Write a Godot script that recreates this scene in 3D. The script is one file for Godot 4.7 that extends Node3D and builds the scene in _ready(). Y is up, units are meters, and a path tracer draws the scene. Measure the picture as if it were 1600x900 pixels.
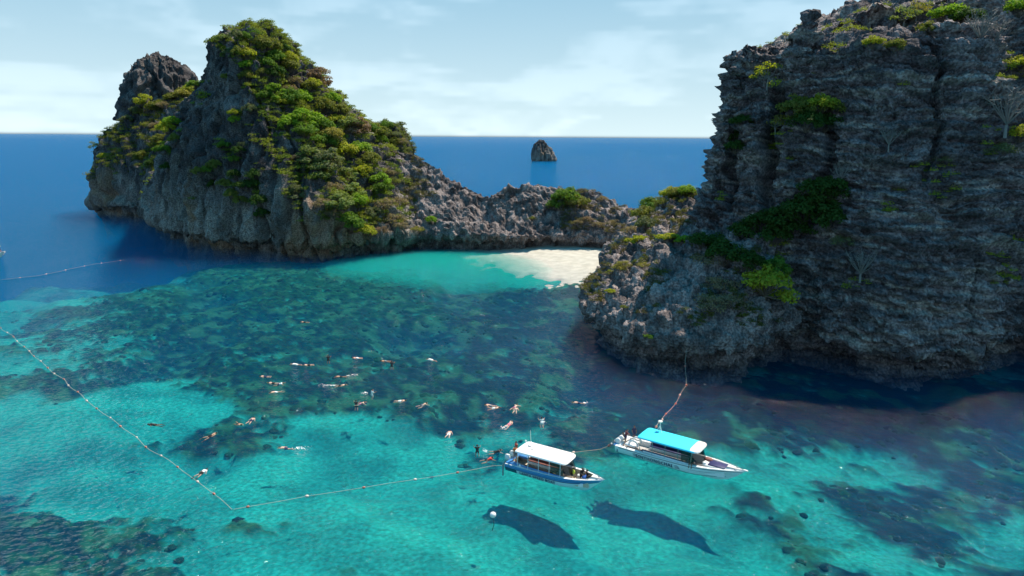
extends Node3D
# A limestone islet with a hidden beach, seen from a drone over the lagoon. Metres, y up, the view looks along -z.

var rng := RandomNumberGenerator.new()
var used := {}
var n_fbm := FastNoiseLite.new()
var n_one := FastNoiseLite.new()
var n_crack := FastNoiseLite.new()
var n_value := FastNoiseLite.new()
var n_knob := FastNoiseLite.new()
var M := {}

# ------------------------------------------------------------------ naming

func numbered(called: String) -> String:
	var k: int = used.get(called, 0)
	used[called] = k + 1
	return called if k == 0 else "%s_%03d" % [called, k]

func tag(o: Node, label := "", category := "", group := "", kind := "") -> Node:
	for kv in [["label", label], ["category", category], ["group", group], ["kind", kind]]:
		if kv[1] != "":
			o.set_meta(kv[0], kv[1])
	return o

func base(called: String, at := Vector3.ZERO, turn := 0.0) -> Node3D:
	var o := Node3D.new()
	o.name = numbered(called)
	add_child(o)
	o.position = at
	o.rotation.y = turn
	return o

func obj(called: String, mesh: Mesh, mat: Material, parent: Node = self) -> MeshInstance3D:
	var o := MeshInstance3D.new()
	o.name = numbered(called) if parent == self else called
	o.mesh = mesh
	if mat:
		o.material_override = mat
	parent.add_child(o, true)
	return o

func lin(r: float, g: float, b: float) -> Color:
	return Color(r, g, b).linear_to_srgb()

func mat(r: float, g: float, b: float, rough := 0.8, metal := 0.0) -> StandardMaterial3D:
	var m := StandardMaterial3D.new()
	m.albedo_color = lin(r, g, b)
	m.roughness = rough
	m.metallic = metal
	return m

func noise(kind: int, sd: int, octaves := 1) -> FastNoiseLite:
	var n := FastNoiseLite.new()
	n.noise_type = kind
	n.seed = sd
	n.frequency = 1.0
	n.fractal_type = FastNoiseLite.FRACTAL_FBM if octaves > 1 else FastNoiseLite.FRACTAL_NONE
	n.fractal_octaves = octaves
	return n

func noise_texture(freq: float, octaves: int, sd: int, lo: Color, hi: Color, size := 1024, kind := FastNoiseLite.TYPE_SIMPLEX_SMOOTH) -> ImageTexture:
	var n := FastNoiseLite.new()
	n.noise_type = kind
	n.seed = sd
	n.frequency = freq
	n.fractal_octaves = octaves
	var im := n.get_seamless_image(size, size)
	im.convert(Image.FORMAT_L8)
	var d := im.get_data()
	var out := PackedByteArray()
	out.resize(d.size() * 3)
	var table := PackedByteArray()
	for i in 256:
		var c := lo.lerp(hi, i / 255.0)
		table.append_array([clampi(int(c.r * 255), 0, 255), clampi(int(c.g * 255), 0, 255), clampi(int(c.b * 255), 0, 255)])
	for i in d.size():
		var k := d[i] * 3
		out[i * 3] = table[k]
		out[i * 3 + 1] = table[k + 1]
		out[i * 3 + 2] = table[k + 2]
	return ImageTexture.create_from_image(Image.create_from_data(size, size, false, Image.FORMAT_RGB8, out))

func grey_texture(freq: float, octaves: int, sd: int, size := 1024, kind := FastNoiseLite.TYPE_SIMPLEX_SMOOTH) -> ImageTexture:
	var n := FastNoiseLite.new()
	n.noise_type = kind
	n.seed = sd
	n.frequency = freq
	n.fractal_octaves = octaves
	return ImageTexture.create_from_image(n.get_seamless_image(size, size))

# ------------------------------------------------------------------ camera, sky, sun

func set_view() -> void:
	var cam := Camera3D.new()
	cam.name = "drone_camera"
	cam.fov = rad_to_deg(2.0 * atan(450.0 / 1067.0))
	cam.position = Vector3(0, 36, 0)
	cam.rotation = Vector3(deg_to_rad(-12.5), 0, deg_to_rad(0.38))
	cam.near = 0.5
	cam.far = 90000.0
	add_child(cam)
	cam.make_current()
	var sky := ProceduralSkyMaterial.new()
	sky.sky_top_color = Color(0.12, 0.6, 0.8)
	sky.sky_horizon_color = Color(0.87, 0.96, 0.98)
	sky.sky_curve = 0.17
	sky.ground_bottom_color = Color(0.05, 0.25, 0.4)
	sky.ground_horizon_color = Color(0.3, 0.5, 0.6)
	sky.sun_angle_max = 12.0
	sky.sky_cover = clouds()
	sky.sky_cover_modulate = Color(1, 1, 1, 1)
	var e := Environment.new()
	e.background_mode = Environment.BG_SKY
	e.sky = Sky.new()
	e.sky.sky_material = sky
	e.background_energy_multiplier = 0.72
	e.tonemap_mode = Environment.TONE_MAPPER_LINEAR
	e.tonemap_exposure = 1.45
	e.volumetric_fog_enabled = true
	e.volumetric_fog_density = 0.0
	e.sdfgi_enabled = true
	e.ssao_enabled = true
	e.ssil_enabled = true
	var we := WorldEnvironment.new()
	we.environment = e
	add_child(we)
	var sun := DirectionalLight3D.new()
	sun.name = "sun"
	sun.light_color = Color(1.0, 0.955, 0.88)
	sun.light_energy = 1.6
	sun.light_angular_distance = 0.5
	sun.shadow_enabled = true
	add_child(sun)
	var el := deg_to_rad(60.5)
	var az := deg_to_rad(46.0)
	sun.look_at_from_position(Vector3(sin(az) * cos(el), sin(el), -cos(az) * cos(el)) * 100.0, Vector3.ZERO)

func clouds() -> ImageTexture:
	# thin cirrus veils: noise stretched along the horizon, stronger low down, on an otherwise clear sky
	var w := 2048
	var h := 512
	var a := noise(FastNoiseLite.TYPE_SIMPLEX_SMOOTH, 12, 5)
	var b := noise(FastNoiseLite.TYPE_SIMPLEX_SMOOTH, 5, 3)
	var d := PackedByteArray()
	d.resize(w * h * 4)
	d.fill(255)
	for j in h:
		var up := (0.5 - (j + 0.5) / h) * PI
		for i in w:
			var k := (j * w + i) * 4
			if up < -0.02:
				d[k + 3] = 0
				continue
			var ro := TAU * (i + 0.5) / w
			var p := Vector3(sin(ro), 0, cos(ro)) * 2.6
			var y := up * 13.0
			var wisp := a.get_noise_3d(p.x * 1.5, y * 1.5 + b.get_noise_3d(p.x, y, p.z) * 0.8, p.z * 1.5)
			var bank := b.get_noise_3d(p.x * 0.7 + 9.0, y * 0.55, p.z * 0.7)
			var v := smoothstep(-0.05, 0.5, wisp + bank * 0.75)
			d[k + 3] = int(255.0 * clampf(v * 0.13 * smoothstep(1.2, 0.05, up), 0.0, 1.0))
	return ImageTexture.create_from_image(Image.create_from_data(w, h, false, Image.FORMAT_RGBA8, d))

# ------------------------------------------------------------------ rock masses

func cr(a: Vector3, b: Vector3, c: Vector3, d: Vector3, t: float) -> Vector3:
	return b.cubic_interpolate(c, a, d, t)

func ring(y: float, pts: Array, grow := 0.0) -> PackedVector3Array:
	# a closed contour; points are [x, z] at height y or [x, y, z]; grow pushes it out from its centre
	var r := PackedVector3Array()
	var c := Vector3.ZERO
	for p in pts:
		var q := Vector3(p[0], y, p[1]) if p.size() == 2 else Vector3(p[0], p[1], p[2])
		r.append(q)
		c += q / pts.size()
	if grow != 0.0:
		for i in r.size():
			var o := Vector3(r[i].x - c.x, 0, r[i].z - c.z)
			r[i] += o.normalized() * grow
	return r

func lowered(r: PackedVector3Array, y: float, grow: float) -> PackedVector3Array:
	var c := Vector3.ZERO
	for q in r:
		c += q / r.size()
	var o := PackedVector3Array()
	for i in r.size():
		var t := r[(i + 1) % r.size()] - r[posmod(i - 1, r.size())]
		var n := Vector3(-t.z, 0, t.x).normalized()
		if n.dot(Vector3(r[i].x - c.x, 0, r[i].z - c.z)) < 0:
			n = -n
		o.append(Vector3(r[i].x, y, r[i].z) + n * grow)
	return o

func shrunk(r: PackedVector3Array, k: float, rise: float) -> PackedVector3Array:
	var c := Vector3.ZERO
	for q in r:
		c += q / r.size()
	var o := PackedVector3Array()
	for q in r:
		o.append(c + (q - c) * k + Vector3(0, rise, 0))
	return o

const STRATA := 0
const FLUTE := 1
const RUBBLE := 2

# open joints in the right cliff: x, lean, from y, to y, half width, depth
const faults := [[38.5, 0.03, 22.0, 40.0, 0.9, 2.6], [43.6, 0.06, 21.0, 46.0, 1.3, 3.6], [51.8, -0.04, 27.0, 44.0, 0.9, 2.2], [86.0, 0.02, 2.0, 30.0, 1.4, 3.6], [72.5, -0.1, 5.0, 19.0, 0.8, 1.8], [64.0, 0.05, 28.0, 52.0, 0.7, 1.5], [79.0, 0.03, 34.0, 56.0, 0.8, 1.6]]

func relief(p: Vector3, style: int, coarse: float) -> float:
	var d := 0.0
	if style == STRATA:
		d += n_fbm.get_noise_3dv(p * 0.021) * 5.0 * coarse
		d += n_one.get_noise_3d(p.x * 0.1, p.y * 0.012, p.z * 0.1) * 1.5
		for f in faults:
			var off: float = absf(p.x - f[0] - (p.y - f[2]) * f[1] - n_fbm.get_noise_2d(p.y * 0.12, f[0]) * 1.6)
			if off < f[4] and p.z > -135.0:
				d -= 1.5 * f[5] * smoothstep(f[4], f[4] * 0.25, off) * smoothstep(f[2], f[2] + 4.0, p.y) * smoothstep(f[3], f[3] - 5.0, p.y)
		var yy := p.y + n_fbm.get_noise_3dv(p * 0.045) * 2.2 + p.x * 0.03
		d += n_one.get_noise_2d(yy * 0.42, (p.x + p.z) * 0.012) * 0.75
		# beds weathered back below their lips
		var bed := yy * 0.62 + n_fbm.get_noise_3dv(p * 0.16) * 0.5
		d += (bed - floorf(bed) - 0.5) * (0.28 + 0.4 * n_one.get_noise_3dv(p * 0.11))
		d += n_one.get_noise_3d(p.x * 0.1, yy * 1.25, p.z * 0.1) * 0.5
		d += n_value.get_noise_3d(p.x * 0.42, yy * 1.15, p.z * 0.42) * 0.6
		d += n_value.get_noise_3d(p.x * 1.1, yy * 2.6, p.z * 1.1) * 0.28
		d += n_fbm.get_noise_3d(p.x * 0.22, yy * 0.3, p.z * 0.22) * 1.1
	elif style == FLUTE:
		d += n_fbm.get_noise_3dv(p * 0.024) * 6.5 * coarse
		var gap := 1.0 - absf(n_one.get_noise_3d(p.x * 0.07 + 10.0, p.y * 0.014, p.z * 0.07))
		d -= smoothstep(0.9, 1.0, gap) * 3.0
		d += n_one.get_noise_3d(p.x * 0.2, p.y * 0.026, p.z * 0.2) * 1.5
		d += (1.0 - 2.0 * absf(n_one.get_noise_3d(p.x * 0.36, p.y * 0.05, p.z * 0.36))) * 1.1
		d += n_fbm.get_noise_3dv(p * 0.11) * 1.9
		d += n_value.get_noise_3d(p.x * 0.5, p.y * 0.22, p.z * 0.5) * 0.55
		d += n_fbm.get_noise_3d(p.x * 0.5, p.y * 0.3, p.z * 0.5) * 0.4
	else:
		d += n_fbm.get_noise_3dv(p * 0.04) * 3.2 * coarse
		d -= (n_knob.get_noise_3d(p.x * 0.32, p.y * 0.26, p.z * 0.32) + 0.5) * 2.3
		d -= (n_knob.get_noise_3dv(p * 0.8) + 0.5) * 1.0
		d += n_value.get_noise_3d(p.x * 0.45, p.y * 0.38, p.z * 0.45) * 0.7
		d += n_fbm.get_noise_3dv(p * 0.6) * 0.5
	return d

func rock_colour(p: Vector3, style: int) -> Color:
	var a := n_fbm.get_noise_3dv(p * 0.06)
	var b := n_fbm.get_noise_3dv(p * 0.31)
	var s := n_one.get_noise_3d(p.x * 0.3, p.y * 0.03, p.z * 0.3)
	var c: Color
	if style == STRATA:
		var yy := p.y + n_fbm.get_noise_3dv(p * 0.045) * 2.2 + p.x * 0.03
		var bed := n_one.get_noise_3d(p.x * 0.06, yy * 0.9, p.z * 0.06)
		c = Color(0.16, 0.148, 0.16).lerp(Color(0.35, 0.32, 0.322), smoothstep(-0.4, 0.5, a * 0.8 + b * 0.5 + bed * 0.4))
		c = c.lerp(Color(0.46, 0.43, 0.37), smoothstep(0.3, 0.7, bed + b * 0.6) * 0.55)
		c *= 0.95 + 0.5 * n_value.get_noise_3d(p.x * 0.7, yy * 2.3, p.z * 0.7)
	elif style == FLUTE:
		c = Color(0.1, 0.098, 0.104).lerp(Color(0.25, 0.245, 0.24), smoothstep(-0.4, 0.5, a + s * 0.35 + b * 0.4))
		# black lichen runs down the face in streaks
		var run := n_one.get_noise_3d(p.x * 0.6, p.y * 0.025, p.z * 0.6) + b * 0.4
		c = c.lerp(Color(0.045, 0.045, 0.05), smoothstep(0.05, 0.5, run) * 0.75)
		# the pale, water-worn foot of the sea cliff, with rusty seepage stains
		var foot := smoothstep(23.0, 9.0, p.y + a * 16.0 + s * 4.0)
		c = c.lerp(Color(0.42, 0.4, 0.36).lerp(Color(0.2, 0.195, 0.18), smoothstep(-0.2, 0.5, s + b * 0.6)), foot * 0.85)
		var rust := smoothstep(0.12, 0.4, n_one.get_noise_3d(p.x * 0.06 + 3.1, p.y * 0.02, p.z * 0.06) + b * 0.3) * foot
		c = c.lerp(Color(0.4, 0.25, 0.14), rust * 0.65)
	else:
		c = Color(0.15, 0.138, 0.142).lerp(Color(0.4, 0.365, 0.36), smoothstep(-0.4, 0.45, a * 0.5 + b))
		c = c.lerp(Color(0.52, 0.48, 0.46), smoothstep(0.3, 0.62, n_fbm.get_noise_3dv(p * 0.9 + Vector3(7, 3, 1))) * 0.6)
	return c * Color(1.1, 1.0, 0.97)

func rock_mesh(rows: Array, around: int, cell: float, style: int, coarse := 1.0) -> ArrayMesh:
	# a loft through closed contours from the foot up to the top, resampled finely, then pushed out along its normals by the relief of its kind of rock
	rows.append(shrunk(rows[-1], 0.03, 0.0))
	var n := rows[0].size() as int
	var nu := around
	var splined: Array[PackedVector3Array] = []
	for r in rows:
		var o := PackedVector3Array()
		for i in nu:
			var f := float(i) / nu * n
			var k := int(f)
			o.append(cr(r[posmod(k - 1, n)], r[k % n], r[(k + 1) % n], r[(k + 2) % n], f - k))
		splined.append(o)
	var grid: Array[PackedVector3Array] = []
	for k in rows.size() - 1:
		var long := 0.0
		for i in range(0, nu, 7):
			long += splined[k][i].distance_to(splined[k + 1][i]) / ceilf(nu / 7.0)
		var steps := maxi(2, int(ceil(long / cell)))
		var a := splined[maxi(k - 1, 0)]
		var b := splined[k]
		var c := splined[k + 1]
		var d := splined[mini(k + 2, rows.size() - 1)]
		for s in steps + (1 if k == rows.size() - 2 else 0):
			var t := float(s) / steps
			var o := PackedVector3Array()
			o.resize(nu)
			for i in nu:
				# straight up the face, with only a little rounding at the contours
				o[i] = b[i].lerp(c[i], t).lerp(cr(a[i], b[i], c[i], d[i], t), 0.45)
			grid.append(o)
	var nv := grid.size()
	var area := 0.0
	for i in n:
		var p: Vector3 = rows[0][i]
		var q: Vector3 = rows[0][(i + 1) % n]
		area += p.x * q.z - q.x * p.z
	var flip := -1.0 if area > 0 else 1.0
	var v := PackedVector3Array()
	var col := PackedColorArray()
	var rows_v := []
	var rows_c := []
	rows_v.resize(nv)
	rows_c.resize(nv)
	var shape_row := func(j: int) -> void:
		var g := grid[j]
		var up := grid[mini(j + 1, nv - 1)]
		var dn := grid[maxi(j - 1, 0)]
		var rv := PackedVector3Array()
		var rc := PackedColorArray()
		rv.resize(nu)
		rc.resize(nu)
		for i in nu:
			var p := g[i]
			var nn := (g[(i + 1) % nu] - g[posmod(i - 1, nu)]).cross(up[i] - dn[i]) * flip
			if nn.length_squared() < 1e-9:
				nn = Vector3.UP
			rv[i] = p + nn.normalized() * relief(p, style, coarse)
			rc[i] = rock_colour(p, style)
		rows_v[j] = rv
		rows_c[j] = rc
	var task := WorkerThreadPool.add_group_task(shape_row, nv)
	WorkerThreadPool.wait_for_group_task_completion(task)
	for j in nv:
		v.append_array(rows_v[j])
		col.append_array(rows_c[j])
	var ix := PackedInt32Array()
	ix.resize((nv - 1) * nu * 6)
	var w := 0
	for j in nv - 1:
		for i in nu:
			var a := j * nu + i
			var b := j * nu + (i + 1) % nu
			var c := a + nu
			var d := b + nu
			if flip > 0:
				ix[w] = a; ix[w + 1] = c; ix[w + 2] = b; ix[w + 3] = b; ix[w + 4] = c; ix[w + 5] = d
			else:
				ix[w] = a; ix[w + 1] = b; ix[w + 2] = c; ix[w + 3] = b; ix[w + 4] = d; ix[w + 5] = c
			w += 6
	var nr := PackedVector3Array()
	nr.resize(nu * nv)
	for j in nv:
		for i in nu:
			var q := (v[j * nu + (i + 1) % nu] - v[j * nu + posmod(i - 1, nu)]).cross(v[mini(j + 1, nv - 1) * nu + i] - v[maxi(j - 1, 0) * nu + i]) * flip
			nr[j * nu + i] = q.normalized() if q.length_squared() > 1e-12 else Vector3.UP
	var ar := []
	ar.resize(Mesh.ARRAY_MAX)
	ar[Mesh.ARRAY_VERTEX] = v
	ar[Mesh.ARRAY_NORMAL] = nr
	ar[Mesh.ARRAY_COLOR] = col
	ar[Mesh.ARRAY_INDEX] = ix
	var am := ArrayMesh.new()
	am.add_surface_from_arrays(Mesh.PRIMITIVE_TRIANGLES, ar)
	return am

var rocks := []   # meshes of all rock masses, for planting

func rock(called: String, rows: Array, around: int, cell: float, style: int, coarse := 1.0, parent: Node = self) -> MeshInstance3D:
	var me := rock_mesh(rows, around, cell, style, coarse)
	var o := obj(called, me, M.rock, parent)
	rocks.append(me)
	return o

func undercut(outer: PackedVector3Array, bite := 3.0) -> Array:
	# the tidal notch: the foot of the rock recedes below its lip
	return [lowered(outer, -14.0, -bite - 4.5), lowered(outer, -3.0, -bite - 2.6), lowered(outer, 0.6, -bite - 1.2), lowered(outer, 2.7, -bite - 0.6), lowered(outer, 3.6, -0.5), lowered(outer, outer[0].y + 1.2, 0.0)]

func build_rocks() -> void:
	# the tall peak of the left island
	var a0 := ring(4.5, [[-152, -284], [-130, -252], [-119, -236], [-97, -217], [-73, -207.5], [-57, -205], [-44, -212], [-32, -224], [-30, -265], [-60, -296], [-100, -302], [-135, -304]])
	var a := undercut(a0, 3.6)
	a.append(ring(15, [[-146, -281], [-129, -252], [-118.5, -236.5], [-98, -218.5], [-75, -209.5], [-60, -208], [-48, -217], [-37, -231], [-36, -264], [-63, -290], [-100, -298], [-133, -298]]))
	a.append(ring(28, [[-134, -272], [-126, -251], [-118, -238], [-99, -222], [-79, -214], [-66, -214], [-55, -224], [-46, -239], [-46, -264], [-68, -282], [-101, -289], [-124, -286]]))
	a.append(ring(43, [[-116, -266], [-115.5, -251], [-111, -240], [-99, -229], [-84, -221], [-74, -223], [-66, -234], [-58, -246], [-60, -263], [-76, -276], [-100, -281], [-114, -276]]))
	a.append(ring(55, [[-106.5, -259], [-106.5, -249], [-103.5, -241], [-98, -233], [-87, -226], [-80, -229], [-75, -239], [-71, -248], [-72, -260], [-83, -269], [-98, -272], [-107, -267]]))
	a.append(ring(64, [[-104.5, -255], [-104.5, -248], [-102, -241.5], [-97, -236], [-89, -232], [-84, -235], [-80, -242], [-78, -249], [-79, -257], [-86, -263], [-96, -265], [-103, -261]]))
	a.append(ring(69, [[-99, -252], [-98, -247], [-96, -243], [-93, -240], [-89, -239], [-86, -242], [-84, -246], [-83, -251], [-85, -255], [-89, -258], [-94, -259], [-97, -256]]))
	a.append(shrunk(a[-1], 0.3, 1.5))
	tag(rock("tall_island_peak", a, 460, 0.55, FLUTE, 0.55), "tall dark limestone peak with green right flank on the left", "", "", "structure")
	# the lower block at its far left end
	var b0 := ring(4.5, [[-203, -335], [-196, -318], [-182, -307], [-165, -297], [-150, -289], [-133, -286], [-128, -330], [-150, -365], [-180, -372], [-205, -356]])
	var b := undercut(b0, 3.4)
	b.append(ring(20, [[-199, -335], [-194, -319], [-181, -309], [-164, -300], [-149, -293], [-133, -290], [-128, -330], [-150, -363], [-180, -369], [-201, -354]]))
	b.append(ring(0, [[-193, 33, -335], [-189, 33, -323], [-178, 32, -315], [-162, 31, -307], [-147, 33, -301], [-133, 36, -297], [-128, 38, -330], [-150, 42, -360], [-178, 42, -365], [-195, 36, -350]]))
	b.append(ring(0, [[-183, 41, -336], [-180, 41, -331], [-171, 42, -326], [-158, 45, -321], [-146, 47, -317], [-136, 48, -314], [-132, 49, -330], [-150, 52, -350], [-172, 50, -352], [-183, 44, -345]]))
	b.append(ring(0, [[-170, 47, -338], [-168, 47, -336], [-163, 48, -334], [-156, 50, -331], [-149, 52, -329], [-143, 53, -327], [-141, 53, -332], [-151, 54, -340], [-163, 52, -342], [-170, 49, -341]]))
	b.append(shrunk(b[-1], 0.3, 1.0))
	tag(rock("low_island_block", b, 330, 0.7, FLUTE, 0.8), "broad dark headland at the far left end of the island", "", "", "structure")
	var k0 := []
	for r in [[42, -190, -156, -326, -372], [54, -188.5, -158.5, -330, -368], [63, -186, -158.5, -333, -364], [68, -183.5, -161, -336, -361], [71.5, -178, -167, -341, -356]]:
		var pts := []
		for i in 14:
			var t := TAU * i / 14.0 + 0.2
			var cs := signf(cos(t)) * pow(absf(cos(t)), 0.7)
			var sn := signf(sin(t)) * pow(absf(sin(t)), 0.7)
			pts.append([lerpf(r[1], r[2], 0.5 + 0.5 * cs), lerpf(r[4], r[3], 0.5 + 0.5 * sn)])
		k0.append(ring(r[0], pts))
	k0.append(shrunk(k0[-1], 0.25, 1.0))
	tag(rock("rear_island_knob", k0, 240, 0.7, FLUTE, 0.35), "rounded bare rock knob rising behind the left end of the island", "", "", "structure")
	# wooded hill behind the ridge
	var e0 := []
	for r in [[-10, -92, -40, -288, -340], [10, -88, -43, -290, -336], [29, -84, -46.5, -293, -330], [36.5, -82, -49, -297, -326], [39.5, -77, -54, -302, -320]]:
		var pts := []
		for i in 14:
			var t := TAU * i / 14.0 + 0.2
			pts.append([lerpf(r[1], r[2], 0.5 + 0.5 * signf(cos(t)) * pow(absf(cos(t)), 0.7)), lerpf(r[4], r[3], 0.5 + 0.5 * sin(t))])
		e0.append(ring(r[0], pts))
	e0.append(shrunk(e0[-1], 0.25, 0.8))
	tag(rock("wooded_hill", e0, 160, 0.9, FLUTE, 0.4), "small wooded hill behind the rubble ridge", "", "", "structure")
	# rubble ridge running down to the beach
	var c0 := ring(4.0, [[-56, -212], [-46, -213.5], [-35, -222], [-22, -222], [-10, -219.5], [2, -217.5], [8, -222], [4, -250], [-15, -256], [-36, -264], [-55, -268], [-64, -240]])
	var c := undercut(c0, 3.0)
	c.append(ring(0, [[-56, 16, -222], [-47, 16, -225], [-36, 15, -231], [-24, 12.5, -230], [-13, 9, -228], [-5, 6.5, -227], [1, 6, -229], [-3, 8, -246], [-16, 12, -250], [-36, 18, -258], [-54, 20, -262], [-62, 18, -242]]))
	c.append(ring(0, [[-57, 32, -244], [-49, 31.5, -247], [-37, 29, -246], [-27, 24.5, -243], [-19, 18.5, -240], [-10, 15.3, -238], [-5.5, 11, -238], [-8, 12, -241], [-20, 17, -244], [-37, 27, -250], [-52, 31, -252], [-58, 32, -248]]))
	c.append(shrunk(c[-1], 0.8, 0.3))
	tag(rock("rubble_ridge", c, 420, 0.45, RUBBLE, 0.5), "grey rubble ridge sloping from the peak down to the beach", "", "", "structure")
	# knob behind the beach
	var d0 := ring(4.0, [[-7, -222], [4, -220], [14, -218], [23, -215], [31, -211], [39, -205], [47, -206], [51, -225], [40, -250], [20, -255], [0, -252], [-10, -240]])
	var d := undercut(d0, 2.6)
	d.append(ring(0, [[-6, 11, -229], [4, 11.5, -227], [14, 10, -224], [23, 9, -219], [31, 8.5, -215], [39, 8.5, -211], [45, 8.5, -213], [46, 8.5, -226], [36, 10.5, -242], [20, 13, -246], [2, 13, -246], [-8, 12, -240]]))
	d.append(ring(0, [[-6.5, 16.5, -234], [0, 18.6, -234], [8, 18, -233], [16, 18.5, -234], [24, 15, -234], [30.5, 17, -234], [34, 14, -233], [35, 11.5, -236], [29, 17, -238], [18, 18.5, -240], [4, 18, -239], [-6, 16.5, -238]]))
	d.append(shrunk(d[-1], 0.7, 0.4))
	tag(rock("beach_knob", d, 420, 0.42, RUBBLE, 0.4), "rugged grey rock wall standing behind the white beach", "", "", "structure")
	# apron below the right cliff, between the beach and the cove
	var f0 := ring(4.0, [[20.5, -150], [16, -138], [13.6, -127], [15.5, -116], [20, -107.5], [27, -103.5], [34, -102], [41, -104.5], [47, -112], [60, -120], [65, -150], [62, -195], [48, -208], [36, -206], [28, -197], [24, -175]])
	var f := undercut(f0, 2.6)
	f.append(ring(0, [[23, 10, -152], [19, 10, -139], [18, 10, -129], [20, 10, -119.5], [24, 10.5, -112], [30, 11, -108], [36, 11.5, -106.5], [42, 11, -108], [49, 11, -115], [60, 11, -123], [65, 12, -150], [60, 10, -190], [48, 9, -201], [38, 9, -200], [31, 9, -191], [26.5, 9.5, -172]]))
	f.append(ring(0, [[27.5, 17, -154], [25, 16, -142], [25.5, 16, -133], [28, 16.5, -126], [32, 17.5, -121], [36, 18.5, -117.5], [40, 19, -115.5], [45, 19, -115.5], [51, 18, -120], [60, 20, -127], [62, 22, -150], [55, 16, -180], [48, 14.5, -190], [41, 13.5, -188], [35, 14, -180], [30, 15.5, -168]]))
	f.append(ring(0, [[37, 23.5, -154], [35, 21.5, -146], [35, 20.5, -139], [37, 21, -133], [40, 22, -129], [42, 23, -126], [45, 24, -124], [48, 25, -124], [52, 25, -128], [56, 25, -136], [56, 25, -150], [52, 22, -165], [48, 20, -172], [44, 18.5, -172], [40, 19.5, -168], [38, 22, -162]]))
	f.append(shrunk(f[-1], 0.3, 1.5))
	tag(rock("cove_apron", f, 620, 0.34, RUBBLE, 0.35), "sunlit grey rock apron at the foot of the right cliff", "", "", "structure")
	# the right cliff
	var plan := [[33.5, -129], [36, -122], [42, -117.5], [48, -112.5], [55, -106.5], [64, -102], [73, -102], [81, -105.5], [86, -108.5], [91, -112.5], [98, -110], [110, -104], [130, -100], [160, -98], [165, -170], [110, -185], [70, -180], [45, -155]]
	var top := [49.5, 50, 50.5, 50, 49.5, 49.5, 51, 54, 56.5, 58, 61, 70, 74, 76, 76, 72, 62, 52]
	var h0 := ring(7.0, plan)
	var h := undercut(h0, 3.4)
	for lv in [[0.0, 17.0, -0.4], [0.0, 25.0, -1.8], [0.55, 0.0, -2.8], [0.78, 0.0, -4.2], [0.93, 0.0, -6.0], [1.0, 0.0, -7.4], [1.03, 0.0, -12.0], [1.05, 0.0, -20.0]]:
		var pts := PackedVector3Array()
		var low := lowered(h0, 0.0, lv[2])
		for i in plan.size():
			pts.append(Vector3(low[i].x, lv[0] * top[i] + lv[1], low[i].z))
		h.append(pts)
	h.append(shrunk(h[-1], 0.6, 1.0))
	var cliff := rock("right_cliff", h, 900, 0.31, STRATA, 0.6)
	tag(cliff, "towering dark layered sea cliff filling the right of the view", "", "", "structure")
	for q in [[41.2, -125.5, 1.7, 46.5, 51.8], [39.0, -127.5, 1.2, 46.0, 50.6], [47.6, -121.5, 2.0, 47.0, 53.2], [49.0, -120.6, 1.3, 47.0, 55.4], [51.5, -119.5, 1.5, 47.0, 51.6], [57.0, -115.5, 1.4, 47.0, 51.4], [66.0, -111.5, 1.5, 48.0, 53.0]]:
		var spire := []
		for lv in [[0.0, 1.25], [0.35, 1.0], [0.5, 1.15], [0.75, 0.8], [0.85, 0.95], [1.0, 0.55]]:
			var pts := []
			for i in 8:
				pts.append([q[0] + cos(-TAU * i / 8.0) * q[2] * lv[1], q[1] + sin(-TAU * i / 8.0) * q[2] * lv[1]])
			spire.append(ring(lerpf(q[3], q[4], lv[0]), pts))
		obj("pinnacle", rock_mesh(spire, 44, 0.3, STRATA, 0.1), M.rock, cliff)
	# sea stack far out
	var s0 := []
	for r in [[-12, 27, 67, 0], [0.5, 29.5, 66, 0], [2, 29, 66.5, 0], [8, 30, 65, 0], [16, 30.5, 60, 0], [22, 32.5, 54, 0], [27, 36, 49.5, 0], [30, 39.5, 46.5, 0]]:
		var pts := []
		for i in 12:
			var t := TAU * i / 12.0
			pts.append([lerpf(r[1], r[2], 0.5 + 0.5 * cos(t)), -1074.0 + 0.42 * (r[2] - r[1]) * sin(t)])
		s0.append(ring(r[0], pts))
	s0.append(shrunk(s0[-1], 0.3, 0.6))
	tag(rock("sea_stack", s0, 130, 0.9, FLUTE, 0.35), "lone grey sea stack standing far out on the blue sea", "sea stack")

# ------------------------------------------------------------------ sea bed, beach and water

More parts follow.
